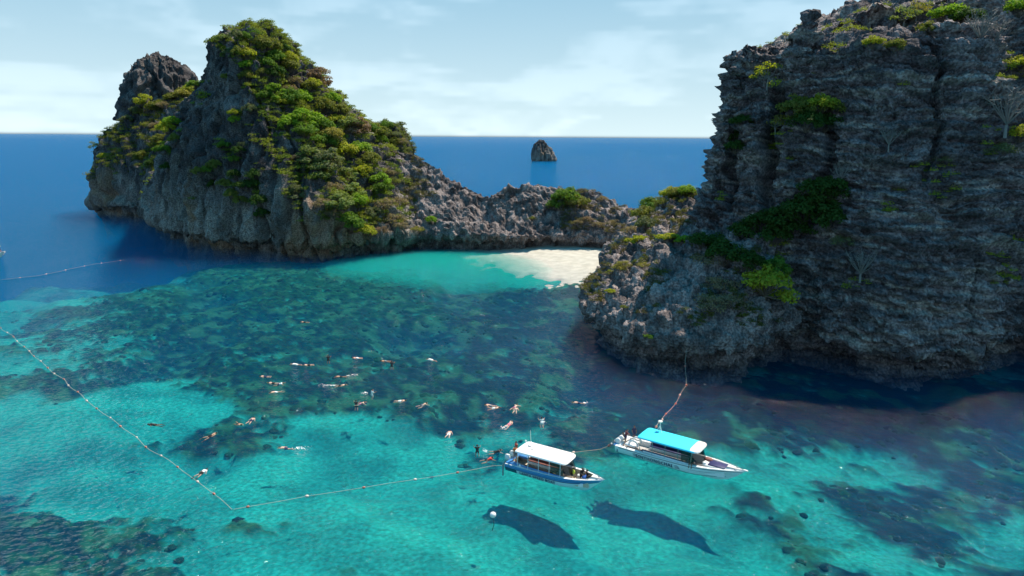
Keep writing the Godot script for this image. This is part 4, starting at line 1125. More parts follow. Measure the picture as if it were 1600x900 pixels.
	["bush", "olive green", 64.2, 51.8, -112.3, 1.8, "olive green bush on the crest of the right cliff", "bushes on the crest of the right cliff"],
	["bare", "grey green", 70.3, 50.0, -108.7, 3.4, "leafless pale tree on the crest of the right cliff, leftmost of two", "leafless trees on the crest of the right cliff"],
	["bare", "grey green", 72.9, 50.0, -108.9, 3.0, "leafless pale tree on the crest of the right cliff, rightmost of two", "leafless trees on the crest of the right cliff"],
	["bush", "bright green", 79.7, 54.6, -114.7, 2.8, "bright green bush on the crest of the right cliff, rightmost of two", "bushes on the crest of the right cliff"],
	["bush", "dark green", 72.5, 53.8, -115.9, 2.6, "dark green bush on the crest of the right cliff", "bushes on the crest of the right cliff"],
]

func build_plants() -> void:
	for p in plants:
		plant(p[0], p[1], Vector3(p[2], p[3], p[4]), p[5], p[6], p[7])

# ------------------------------------------------------------------ people

func sdf_mesh(st: SurfaceTool, bones: Array, cell: float, blend: float, tf := Transform3D()) -> void:
	# surface nets round tapered capsules [a, b, ra, rb] joined by a smooth minimum
	var lo := Vector3.INF
	var hi := -Vector3.INF
	for b in bones:
		var rr: float = maxf(b[2], b[3]) + cell * 2.0 + blend * 0.4
		for e in [b[0], b[1]]:
			lo = lo.min(e - Vector3.ONE * rr)
			hi = hi.max(e + Vector3.ONE * rr)
	var nx := int((hi.x - lo.x) / cell) + 2
	var ny := int((hi.y - lo.y) / cell) + 2
	var nz := int((hi.z - lo.z) / cell) + 2
	var f := PackedFloat32Array()
	f.resize(nx * ny * nz)
	f.fill(1.0)
	var near := PackedFloat32Array()
	near.resize(f.size())
	near.fill(0.0)
	for b in bones:
		var a: Vector3 = b[0]
		var d: Vector3 = b[1] - a
		var ra: float = b[2]
		var rb: float = b[3]
		var dd := maxf(d.length_squared(), 1e-8)
		var reach := maxf(ra, rb) + blend + cell * 2.0
		var i0 := ((a.min(b[1]) - Vector3.ONE * reach - lo) / cell).floor()
		var i1 := ((a.max(b[1]) + Vector3.ONE * reach - lo) / cell).ceil()
		for k in range(maxi(0, int(i0.z)), mini(nz, int(i1.z) + 1)):
			for j in range(maxi(0, int(i0.y)), mini(ny, int(i1.y) + 1)):
				for i in range(maxi(0, int(i0.x)), mini(nx, int(i1.x) + 1)):
					var p := lo + Vector3(i, j, k) * cell
					var t := clampf((p - a).dot(d) / dd, 0.0, 1.0)
					var q := (p - a - d * t).length() - lerpf(ra, rb, t)
					if q < reach:
						var at := (k * ny + j) * nx + i
						var o := f[at]
						var h := maxf(blend - absf(o - q), 0.0) / blend
						f[at] = minf(o, q) - h * h * blend * 0.25
	var id := {}
	var vs := PackedVector3Array()
	for k in nz - 1:
		for j in ny - 1:
			for i in nx - 1:
				var at := (k * ny + j) * nx + i
				var s := Vector3.ZERO
				var n := 0
				var c := [at, at + 1, at + nx, at + nx + 1, at + nx * ny, at + nx * ny + 1, at + nx * ny + nx, at + nx * ny + nx + 1]
				var m := 0
				for e in 8:
					if f[c[e]] < 0.0:
						m += 1
				if m == 0 or m == 8:
					continue
				for e in [[0, 1], [2, 3], [4, 5], [6, 7], [0, 2], [1, 3], [4, 6], [5, 7], [0, 4], [1, 5], [2, 6], [3, 7]]:
					var fa := f[c[e[0]]]
					var fb := f[c[e[1]]]
					if (fa < 0.0) != (fb < 0.0):
						var t := fa / (fa - fb)
						var pa := Vector3(e[0] & 1, (e[0] >> 1) & 1, e[0] >> 2)
						var pb := Vector3(e[1] & 1, (e[1] >> 1) & 1, e[1] >> 2)
						s += pa.lerp(pb, t)
						n += 1
				id[at] = vs.size()
				vs.append(lo + (Vector3(i, j, k) + s / n) * cell)
	st.set_smooth_group(0)
	for at in id:
		var steps := [1, nx, nx * ny]
		for ax in 3:
			var u: int = steps[(ax + 1) % 3]
			var w: int = steps[(ax + 2) % 3]
			var fa := f[at]
			var fb := f[at + steps[ax]]
			if (fa < 0.0) == (fb < 0.0) or not (id.has(at - u) and id.has(at - w) and id.has(at - u - w)):
				continue
			var q := [id[at], id[at - u], id[at - u - w], id[at - w]]
			var order := [0, 1, 2, 0, 2, 3] if fa >= 0.0 else [0, 2, 1, 0, 3, 2]
			for o in order:
				st.add_vertex(tf * vs[q[o]])

func smooth_mesh(bones: Array, cell: float, blend: float) -> ArrayMesh:
	var st := begin()
	sdf_mesh(st, bones, cell, blend)
	st.index()
	st.generate_normals()
	return st.commit()

# joints of each pose: the person faces +z, up is y; right limbs have x below zero
# [pelvis, chest, neck, head, shoulders half-width, elbowL, handL, elbowR, handR, kneeL, footL, kneeR, footR]
var poses := {
	"standing": [Vector3(0, 0.95, 0), Vector3(0, 1.28, -0.01), Vector3(0, 1.48, 0), Vector3(0, 1.63, 0.03), Vector3(0.25, 1.13, 0.02), Vector3(0.27, 0.88, 0.1), Vector3(-0.26, 1.14, 0.0), Vector3(-0.24, 0.92, 0.16), Vector3(0.1, 0.5, 0.03), Vector3(0.11, 0.08, -0.02), Vector3(-0.1, 0.5, 0.02), Vector3(-0.12, 0.08, -0.03)],
	"reaching": [Vector3(0, 0.95, 0), Vector3(0, 1.26, 0.06), Vector3(0, 1.45, 0.11), Vector3(0, 1.58, 0.18), Vector3(0.25, 1.2, 0.28), Vector3(0.2, 1.05, 0.5), Vector3(-0.25, 1.15, 0.24), Vector3(-0.2, 1.0, 0.46), Vector3(0.11, 0.5, 0.06), Vector3(0.12, 0.08, -0.04), Vector3(-0.11, 0.5, 0.0), Vector3(-0.14, 0.08, -0.14)],
	"sitting": [Vector3(0, 0.5, 0), Vector3(0, 0.84, 0.04), Vector3(0, 1.03, 0.07), Vector3(0, 1.17, 0.13), Vector3(0.25, 0.72, 0.1), Vector3(0.17, 0.6, 0.33), Vector3(-0.25, 0.72, 0.1), Vector3(-0.16, 0.6, 0.33), Vector3(0.13, 0.52, 0.42), Vector3(0.14, 0.08, 0.44), Vector3(-0.13, 0.52, 0.42), Vector3(-0.15, 0.08, 0.4)],
	"crawl": [Vector3(0, -0.06, 0), Vector3(0, 0.0, 0.33), Vector3(0.0, 0.02, 0.52), Vector3(0.0, 0.02, 0.67), Vector3(0.22, 0.05, 0.66), Vector3(0.18, -0.02, 0.9), Vector3(-0.28, -0.02, 0.2), Vector3(-0.33, -0.05, -0.03), Vector3(0.12, -0.1, -0.43), Vector3(0.16, -0.04, -0.84), Vector3(-0.12, -0.18, -0.42), Vector3(-0.16, -0.26, -0.8)],
	"floating": [Vector3(0, -0.04, 0), Vector3(0, 0.0, 0.33), Vector3(0.0, 0.02, 0.52), Vector3(0.0, 0.0, 0.67), Vector3(0.3, -0.04, 0.28), Vector3(0.4, -0.08, 0.06), Vector3(-0.3, -0.04, 0.28), Vector3(-0.42, -0.08, 0.08), Vector3(0.16, -0.1, -0.42), Vector3(0.24, -0.1, -0.82), Vector3(-0.16, -0.1, -0.42), Vector3(-0.24, -0.12, -0.82)],
	"breaststroke": [Vector3(0, -0.14, 0), Vector3(0, -0.04, 0.32), Vector3(0.0, 0.02, 0.5), Vector3(0.0, 0.07, 0.64), Vector3(0.34, -0.05, 0.56), Vector3(0.44, -0.1, 0.78), Vector3(-0.34, -0.05, 0.56), Vector3(-0.44, -0.1, 0.78), Vector3(0.3, -0.26, -0.26), Vector3(0.34, -0.26, -0.66), Vector3(-0.3, -0.26, -0.26), Vector3(-0.34, -0.26, -0.66)],
	"treading": [Vector3(0, -0.52, -0.06), Vector3(0, -0.22, 0.0), Vector3(0.0, -0.02, 0.03), Vector3(0.0, 0.13, 0.07), Vector3(0.3, -0.2, 0.2), Vector3(0.38, -0.06, 0.42), Vector3(-0.3, -0.2, 0.18), Vector3(-0.42, -0.08, 0.38), Vector3(0.16, -0.85, 0.14), Vector3(0.18, -1.2, -0.1), Vector3(-0.16, -0.85, 0.06), Vector3(-0.2, -1.15, -0.22)],
}
var pose_parts := {}
var head_bones := [
	[Vector3(0, 0.03, -0.015), Vector3(0, 0.045, 0.0), 0.092, 0.09], [Vector3(0, -0.04, 0.03), Vector3(0, -0.06, 0.045), 0.062, 0.05], [Vector3(0, 0.005, 0.088), Vector3(0, -0.02, 0.105), 0.012, 0.017],
	[Vector3(0.078, 0.0, 0.0), Vector3(0.088, 0.02, -0.01), 0.016, 0.018], [Vector3(-0.078, 0.0, 0.0), Vector3(-0.088, 0.02, -0.01), 0.016, 0.018], [Vector3(-0.02, -0.062, 0.088), Vector3(0.02, -0.062, 0.088), 0.011, 0.011],
	[Vector3(-0.04, 0.035, 0.078), Vector3(0.04, 0.035, 0.078), 0.016, 0.016],
]
var head_shape: SurfaceTool
var hair_shape: Mesh

func aim(at: Vector3, fwd: Vector3, up: Vector3) -> Transform3D:
	var z := fwd.normalized()
	var x := up.cross(z)
	if x.length() < 0.1:
		x = Vector3.RIGHT
	x = x.normalized()
	return Transform3D(Basis(x, z.cross(x), z), at)

func person_shapes() -> void:
	head_shape = begin()
	sdf_mesh(head_shape, head_bones, 0.012, 0.03)
	hair_shape = smooth_mesh([[Vector3(0, 0.06, -0.03), Vector3(0, 0.07, -0.005), 0.094, 0.088], [Vector3(0, 0.02, -0.05), Vector3(0, -0.05, -0.06), 0.078, 0.05]], 0.014, 0.03)
	# palm along +z with four curled fingers of unequal length and a thumb from its side
	var palm := smooth_mesh([[Vector3(0.018, 0, 0.01), Vector3(0.02, 0, 0.075), 0.018, 0.02], [Vector3(-0.018, 0, 0.01), Vector3(-0.022, 0, 0.075), 0.018, 0.019]], 0.009, 0.02)
	var fingers := begin()
	for k in 4:
		var x := -0.03 + k * 0.02
		var l: float = [0.062, 0.078, 0.084, 0.074][k]
		tube(fingers, [Vector3(x, 0, 0.078), Vector3(x * 1.08, -0.006, 0.078 + l * 0.5), Vector3(x * 1.1, -0.028, 0.078 + l * 0.85), Vector3(x * 1.1, -0.042, 0.078 + l * 0.98)], [0.0095, 0.009, 0.008, 0.004], 5)
	tube(fingers, [Vector3(0.034, -0.004, 0.02), Vector3(0.058, -0.012, 0.05), Vector3(0.064, -0.02, 0.08), Vector3(0.062, -0.026, 0.092)], [0.012, 0.011, 0.009, 0.004], 5)
	var both := begin()
	both.append_from(palm, 0, Transform3D.IDENTITY)
	both.append_from(fingers.commit(), 0, Transform3D.IDENTITY)
	hand_cache = both.commit()

func pose_meshes(pose: String) -> Dictionary:
	if pose_parts.has(pose):
		return pose_parts[pose]
	var j: Array = poses[pose]
	var pel: Vector3 = j[0]
	var che: Vector3 = j[1]
	var nec: Vector3 = j[2]
	var hed: Vector3 = j[3]
	var up := (che - pel).normalized()
	var sl := che.lerp(nec, 0.62) + Vector3(0.175, 0, 0)
	var sr := che.lerp(nec, 0.62) - Vector3(0.175, 0, 0)
	var hl := pel + Vector3(0.095, 0, 0) - up * 0.03
	var hr := pel - Vector3(0.095, 0, 0) - up * 0.03
	var el: Vector3 = j[4]
	var wl: Vector3 = j[5]
	var er: Vector3 = j[6]
	var wr: Vector3 = j[7]
	var kl: Vector3 = j[8]
	var fl: Vector3 = j[9]
	var kr: Vector3 = j[10]
	var fr: Vector3 = j[11]
	var lying := absf(up.y) < 0.6
	var toe := Vector3(0, -0.05, 0.16) if not lying else Vector3(0, -0.05, -0.15)
	var waist := pel.lerp(che, 0.4)
	var torso := [
		[hl, hr, 0.105, 0.105], [pel, waist, 0.12, 0.105], [waist + Vector3(0.05, 0, 0), che + Vector3(0.07, 0, 0), 0.095, 0.11], [waist - Vector3(0.05, 0, 0), che - Vector3(0.07, 0, 0), 0.095, 0.11],
		[sl, sr, 0.066, 0.066], [che + Vector3(0.06, 0, 0), sl, 0.1, 0.07], [che - Vector3(0.06, 0, 0), sr, 0.1, 0.07],
	]
	var bones := torso.duplicate()
	bones.append_array([
		[nec - up * 0.03, hed - up * 0.04, 0.058, 0.052], [sl, el, 0.055, 0.042], [el, wl, 0.042, 0.028], [sr, er, 0.055, 0.042], [er, wr, 0.042, 0.028],
		[hl, kl, 0.09, 0.056], [kl, kl.lerp(fl, 0.35), 0.053, 0.056], [kl.lerp(fl, 0.35), fl, 0.056, 0.038], [hr, kr, 0.09, 0.056], [kr, kr.lerp(fr, 0.35), 0.053, 0.056], [kr.lerp(fr, 0.35), fr, 0.056, 0.038],
		[fl, fl + toe * 0.5, 0.042, 0.04], [fl + toe * 0.5, fl + toe, 0.04, 0.026], [fr, fr + toe * 0.5, 0.042, 0.04], [fr + toe * 0.5, fr + toe, 0.04, 0.026],
	])
	var st := begin()
	sdf_mesh(st, bones, 0.026, 0.05)
	var face := Vector3(0, 0, 1)
	if lying:
		face = Vector3(0, -0.9, 0.45) if pose != "breaststroke" else Vector3(0, 0.1, 1)
	var hb := aim(hed, face, up if not lying else (Vector3(0, 0.3, 1) if pose != "breaststroke" else Vector3.UP))
	if lying and pose != "breaststroke":
		hb = aim(hed, Vector3(0, -0.9, 0.4), Vector3(0, 0.4, 0.9))
	sdf_mesh(st, head_bones, 0.014, 0.03, hb)
	st.index()
	st.generate_normals()
	var body := st.commit()
	var all := begin()
	all.append_from(body, 0, Transform3D.IDENTITY)
	var hand := hand_cache
	for s in [[wl, el, 1.0], [wr, er, -1.0]]:
		var tf := aim(s[0], s[0] - s[1], Vector3.UP if absf((s[0] - s[1]).normalized().y) < 0.9 else Vector3.BACK)
		if s[2] > 0:
			tf.basis.x = -tf.basis.x
		all.append_from(hand, 0, tf)
	var shorts := [[hl, hr, 0.118, 0.118], [pel, waist, 0.13, 0.118], [hl, hl.lerp(kl, 0.6), 0.108, 0.09], [hr, hr.lerp(kr, 0.6), 0.108, 0.09]]
	var shirt := []
	for b in torso.slice(2):
		shirt.append([b[0], b[1], b[2] + 0.016, b[3] + 0.016])
	shirt.append([pel.lerp(waist, 0.5), waist, 0.125, 0.118])
	shirt.append([sl, sl.lerp(el, 0.6), 0.072, 0.066])
	shirt.append([sr, sr.lerp(er, 0.6), 0.072, 0.066])
	var fwd := Vector3(0, 0, 1) if not lying else Vector3(0, -1, 0)
	var vest := []
	for x in [-0.09, 0.0, 0.09]:
		vest.append([waist + Vector3(x, 0, 0) + fwd * 0.07, che + Vector3(x, 0, 0) + up * 0.08 + fwd * 0.08, 0.085, 0.08])
		vest.append([waist + Vector3(x, 0, 0) - fwd * 0.05, che + Vector3(x, 0, 0) + up * 0.1 - fwd * 0.06, 0.085, 0.08])
	vest.append([sl - Vector3(0.03, 0, 0) - fwd * 0.05, sl - Vector3(0.03, 0, 0) + fwd * 0.05, 0.075, 0.075])
	vest.append([sr + Vector3(0.03, 0, 0) - fwd * 0.05, sr + Vector3(0.03, 0, 0) + fwd * 0.05, 0.075, 0.075])
	var mask := [[Vector3(-0.05, 0.02, 0.085), Vector3(0.05, 0.02, 0.085), 0.036, 0.036]]
	var snorkel := begin()
	tube(snorkel, [Vector3(0.05, -0.07, 0.11), Vector3(0.1, -0.06, 0.08), Vector3(0.115, 0.05, 0.02), Vector3(0.12, 0.26, -0.08)], [0.013, 0.013, 0.013, 0.013], 6)
	var fins := []
	for s in [[fl, kl], [fr, kr]]:
		var d: Vector3 = (toe.normalized() * 0.9 + (s[0] - s[1]).normalized() * 0.3).normalized()
		var side := Vector3.RIGHT
		var fs := begin()
		var nn := side.cross(d).normalized()
		var prof := [[0.0, 0.045, 0.032], [0.16, 0.06, 0.024], [0.5, 0.1, 0.006]]
		for k in 2:
			var p: Array = prof[k]
			var r: Array = prof[k + 1]
			var o: Vector3 = s[0]
			for sgn in [-1.0, 1.0]:
				quad(fs, o + d * p[0] - side * p[1] + nn * p[2] * sgn, o + d * p[0] + side * p[1] + nn * p[2] * sgn, o + d * r[0] + side * r[1] + nn * r[2] * sgn, o + d * r[0] - side * r[1] + nn * r[2] * sgn)
				quad(fs, o + d * p[0] + side * p[1] * sgn + nn * p[2], o + d * p[0] + side * p[1] * sgn - nn * p[2], o + d * r[0] + side * r[1] * sgn - nn * r[2], o + d * r[0] + side * r[1] * sgn + nn * r[2])
		fs.generate_normals()
		fins.append(fs.commit())
	pose_parts[pose] = {"body": all.commit(), "shorts": smooth_mesh(shorts, 0.028, 0.04), "shirt": smooth_mesh(shirt, 0.028, 0.04), "vest": smooth_mesh(vest, 0.03, 0.03), "head": hb, "mask": smooth_mesh(mask, 0.016, 0.02), "snorkel": snorkel.commit(), "fins": fins}
	return pose_parts[pose]

var hand_cache: ArrayMesh

var skins := {"fair": [0.55, 0.35, 0.26], "tan": [0.4, 0.23, 0.15], "brown": [0.22, 0.12, 0.075]}
var cloths := {"black": [0.012, 0.012, 0.014], "navy": [0.015, 0.025, 0.08], "white": [0.75, 0.75, 0.74], "red": [0.5, 0.04, 0.03], "orange": [0.75, 0.17, 0.03], "yellow": [0.62, 0.62, 0.06], "blue": [0.03, 0.12, 0.45], "grey": [0.2, 0.2, 0.21], "pink": [0.6, 0.22, 0.3], "maroon": [0.18, 0.03, 0.035], "khaki": [0.3, 0.24, 0.15]}

func cloth(c: String) -> StandardMaterial3D:
	if not M.has("cloth " + c):
		M["cloth " + c] = mat(cloths[c][0], cloths[c][1], cloths[c][2], 0.85)
	return M["cloth " + c]

func person(pose: String, at: Vector3, facing: float, skin: String, shorts: String, top: String, gear: String, label: String, group: String) -> void:
	# top: a shirt colour, "vest" plus a colour, or "" for bare skin; gear: "" or any of mask, fins
	if not M.has("skin " + skin):
		M["skin " + skin] = mat(skins[skin][0], skins[skin][1], skins[skin][2], 0.55)
	var s := pose_meshes(pose)
	var o := base("person", at, facing)
	obj("body", s.body, M["skin " + skin], o)
	obj("shorts", s.shorts, cloth(shorts), o)
	if top.begins_with("vest "):
		obj("life_vest", s.vest, cloth(top.substr(5)), o)
	elif top != "":
		obj("shirt", s.shirt, cloth(top), o)
	var h := obj("hair", hair_shape, M.hair, o)
	h.transform = s.head
	if "mask" in gear:
		var m := obj("diving_mask", s.mask, M.rubber, o)
		m.transform = s.head
		obj("snorkel", s.snorkel, M.snorkel, m)
	if "fins" in gear:
		for f in s.fins:
			obj("fin", f, M.rubber, o)
	tag(o, label, "person", group)

func foam(at: Vector3, turn: float, long: float, wide: float, label: String) -> void:
	# churned white water: small lumps of froth, thickest near the kick
	var st := begin()
	var n := int(14 + long * 16)
	for k in n:
		var t := pow(rng.randf(), 0.7)
		var c := Vector3(rng.randfn() * wide * 0.3 * (0.5 + t), 0.01, -t * long)
		var r := rng.randf_range(0.02, 0.085) * (1.3 - t)
		var spin := rng.randf() * TAU
		for i in 6:
			var a := spin + TAU * i / 6.0
			var b := spin + TAU * (i + 1) / 6.0
			var ra := r * (0.8 + 0.5 * absf(sin(i * 2.3 + k)))
			var rb := r * (0.8 + 0.5 * absf(sin(((i + 1) % 6) * 2.3 + k)))
			st.add_vertex(c + Vector3(0, r * 0.5, 0))
			st.add_vertex(c + Vector3(cos(a) * ra, -0.01, sin(a) * ra))
			st.add_vertex(c + Vector3(cos(b) * rb, -0.01, sin(b) * rb))
	st.generate_normals()
	var o := obj("splash", st.commit(), M.foam)
	o.position = at
	o.rotation.y = turn
	tag(o, label, "splash", "white splashes behind swimmers", "stuff")

# ------------------------------------------------------------------ boats, ropes, buoy

func quad(st: SurfaceTool, a: Vector3, b: Vector3, c: Vector3, d: Vector3) -> void:
	for q in [a, b, c, a, c, d]:
		st.add_vertex(q)

func box(st: SurfaceTool, c: Vector3, s: Vector3, bevel := 0.03, tf := Transform3D()) -> void:
	# a box with chamfered upright edges and a chamfered top
	var h := s * 0.5
	var e := minf(bevel, minf(h.x, h.z) * 0.6)
	var lv := [[-h.y, 0.0], [h.y - minf(e, h.y), 0.0], [h.y, e * 0.8]]
	var rings := []
	for l in lv:
		var x: float = h.x - l[1]
		var z: float = h.z - l[1]
		var r := []
		for q in [[x, z - e], [x - e, z], [-x + e, z], [-x, z - e], [-x, -z + e], [-x + e, -z], [x - e, -z], [x, -z + e]]:
			r.append(tf * (c + Vector3(q[0], l[0], q[1])))
		rings.append(r)
	for k in 2:
		for i in 8:
			quad(st, rings[k][i], rings[k + 1][i], rings[k + 1][(i + 1) % 8], rings[k][(i + 1) % 8])
	for k in [0, 2]:
		for i in range(1, 7):
			for q in ([rings[k][0], rings[k][i], rings[k][i + 1]] if k == 0 else [rings[k][0], rings[k][i + 1], rings[k][i]]):
				st.add_vertex(q)

func boxed(c: Vector3, s: Vector3, bevel := 0.03, tf := Transform3D()) -> ArrayMesh:
	var st := begin()
	box(st, c, s, bevel, tf)
	st.generate_normals()
	return st.commit()

func piped(pts: Array, r: float, sides := 6) -> ArrayMesh:
	var st := begin()
	var rr := []
	for p in pts:
		rr.append(r)
	tube(st, pts, rr, sides)
	return st.commit()

func hull_at(s: float, len: float, beam: float) -> Array:
	# [x at the sheer, half beam at the sheer, sheer height, chine half beam, chine height, keel height, how far the stem rakes back below]
	var f := clampf((s - 0.5) / 0.5, 0.0, 1.0)
	var b := beam * 0.5 * (1.0 - pow(f, 2.3)) * (0.96 + 0.04 * smoothstep(0.0, 0.3, s))
	var y := 0.98 + 0.5 * s * s
	var g := clampf((s - 0.62) / 0.38, 0.0, 1.0)
	return [-len * 0.5 + s * len, maxf(b, 0.015), y, maxf(b * lerpf(0.86, 0.35, g), 0.008), lerpf(0.1, 0.62, g * g), lerpf(-0.5, 0.45, g * g * g), 1.25 * g * g]

func side_point(s: float, v: float, len: float, beam: float, side: float) -> Vector3:
	# v: 0 chine to 1 sheer
	var h := hull_at(s, len, beam)
	var bulge := sin(v * PI) * 0.04
	return Vector3(h[0] - h[6] * (1.0 - v) * 0.75, lerpf(h[4], h[2], v), side * (lerpf(h[3], h[1], v) + bulge * h[1]))

func hull_strip(len: float, beam: float, v0: float, v1: float, s0 := 0.0, s1 := 1.0, lift := 0.0, sides := [-1.0, 1.0]) -> ArrayMesh:
	var st := begin()
	var n := 34
	for side: float in sides:
		for k in n:
			for m in 3:
				var a := lerpf(s0, s1, float(k) / n)
				var b := lerpf(s0, s1, float(k + 1) / n)
				var p := lerpf(v0, v1, m / 3.0)
				var q := lerpf(v0, v1, (m + 1) / 3.0)
				var o := Vector3(0, 0, side * lift)
				quad(st, side_point(a, p, len, beam, side) + o, side_point(b, p, len, beam, side) + o, side_point(b, q, len, beam, side) + o, side_point(a, q, len, beam, side) + o)
	st.index()
	st.generate_normals()
	return st.commit()

func roof_mesh(x0: float, x1: float, w: float, y: float, nose: float) -> ArrayMesh:
	# a cambered hardtop with rounded ends and a soft edge
	var st := begin()
	var outline := []
	var n := 11
	for k in n + 1:
		var a := PI * 0.5 - PI * k / n
		outline.append(Vector2(x1 - nose + nose * pow(absf(cos(a)), 0.6), w * signf(sin(a)) * pow(absf(sin(a)), 0.42)))
	for k in 7:
		var a := -PI * 0.5 - PI * k / 6.0
		outline.append(Vector2(x0 + 0.3 - 0.3 * pow(absf(cos(a)), 0.6), w * signf(sin(a)) * pow(absf(sin(a)), 0.42)))
	var c := Vector2((x0 + x1) * 0.5, 0)
	var lv := [[1.0, -0.1], [1.0, 0.0], [0.975, 0.05], [0.8, 0.1], [0.5, 0.15], [0.0, 0.17]]
	var under := [[1.0, -0.1], [0.9, -0.06], [0.0, 0.05]]
	for set in [lv, under]:
		for l in set.size() - 1:
			for i in outline.size():
				var p: Vector2 = outline[i]
				var q: Vector2 = outline[(i + 1) % outline.size()]
				var a: Vector2 = c + (p - c) * set[l][0]
				var b: Vector2 = c + (q - c) * set[l][0]
				var d: Vector2 = c + (p - c) * set[l + 1][0]
				var e: Vector2 = c + (q - c) * set[l + 1][0]
				quad(st, Vector3(a.x, y + set[l][1], a.y), Vector3(b.x, y + set[l][1], b.y), Vector3(e.x, y + set[l + 1][1], e.y), Vector3(d.x, y + set[l + 1][1], d.y))
	st.index()
	st.generate_normals()
	return st.commit()

func outboard(parent: Node3D, at: Vector3, tilt: float, cowl: Material) -> void:
	var st := begin()
	box(st, Vector3(-0.12, 0.28, 0), Vector3(0.62, 0.5, 0.36), 0.1)
	box(st, Vector3(-0.1, 0.57, 0), Vector3(0.5, 0.1, 0.3), 0.08)
	st.generate_normals()
	var e := obj("outboard_engine", st.commit(), cowl, parent)
	e.position = at
	e.rotation.z = tilt
	var lg := begin()
	box(lg, Vector3(-0.12, -0.4, 0), Vector3(0.24, 0.86, 0.14), 0.04)
	box(lg, Vector3(-0.18, -0.68, 0), Vector3(0.42, 0.03, 0.26), 0.01)
	box(lg, Vector3(-0.15, -0.86, 0), Vector3(0.5, 0.14, 0.13), 0.05)
	lg.generate_normals()
	obj("leg", lg.commit(), M.engine_grey, e)
	var pr := begin()
	for k in 3:
		box(pr, Vector3(0, 0.11, 0), Vector3(0.03, 0.2, 0.11), 0.01, Transform3D(Basis(Vector3.RIGHT, TAU * k / 3.0) * Basis(Vector3.UP, 0.5), Vector3(-0.43, -0.86, 0)))
	pr.generate_normals()
	obj("propeller", pr.commit(), M.steel, e)

func lettering(parent: Node3D, words: String, s: float, v: float, len: float, beam: float, size: float, m: Material) -> void:
	# flat letters on the straight part of both topsides
	for sgn in 2:
		var side := 1.0 - 2.0 * sgn
		var t := TextMesh.new()
		t.text = words
		var f := SystemFont.new()
		f.font_names = PackedStringArray(["Droid Sans"])
		f.font_weight = 700
		t.font = f
		t.font_size = 64
		t.pixel_size = size / 46.0
		t.depth = 0.015
		t.curve_step = 2.0
		var p := side_point(s, v, len, beam, side)
		var tx := (side_point(s + 0.12, v, len, beam, side) - side_point(s - 0.12, v, len, beam, side)).normalized() * side
		var up := (side_point(s, v + 0.15, len, beam, side) - side_point(s, v - 0.15, len, beam, side)).normalized()
		var nn := tx.cross(up).normalized()
		var o := obj("lettering", t, m, parent)
		o.transform = Transform3D(Basis(tx, nn.cross(tx), nn), p + nn * 0.03)

func swoosh(parent: Node3D, s: float, v: float, len: float, beam: float, m: Material) -> void:
	for side in [1.0, -1.0]:
		var st := begin()
		for w in 3:
			for k in 6:
				var a := s + 0.035 * k / 6.0 + w * 0.004
				var b := s + 0.035 * (k + 1) / 6.0 + w * 0.004
				var ya := v + 0.1 - w * 0.14 + sin(k * PI / 6.0) * 0.1
				var yb := v + 0.1 - w * 0.14 + sin((k + 1) * PI / 6.0) * 0.1
				var o := Vector3(0, 0, side * 0.02)
				quad(st, side_point(a, ya, len, beam, side) + o, side_point(b, yb, len, beam, side) + o, side_point(b, yb + 0.06, len, beam, side) + o, side_point(a, ya + 0.06, len, beam, side) + o)
		st.generate_normals()
		obj("emblem", st.commit(), m, parent)

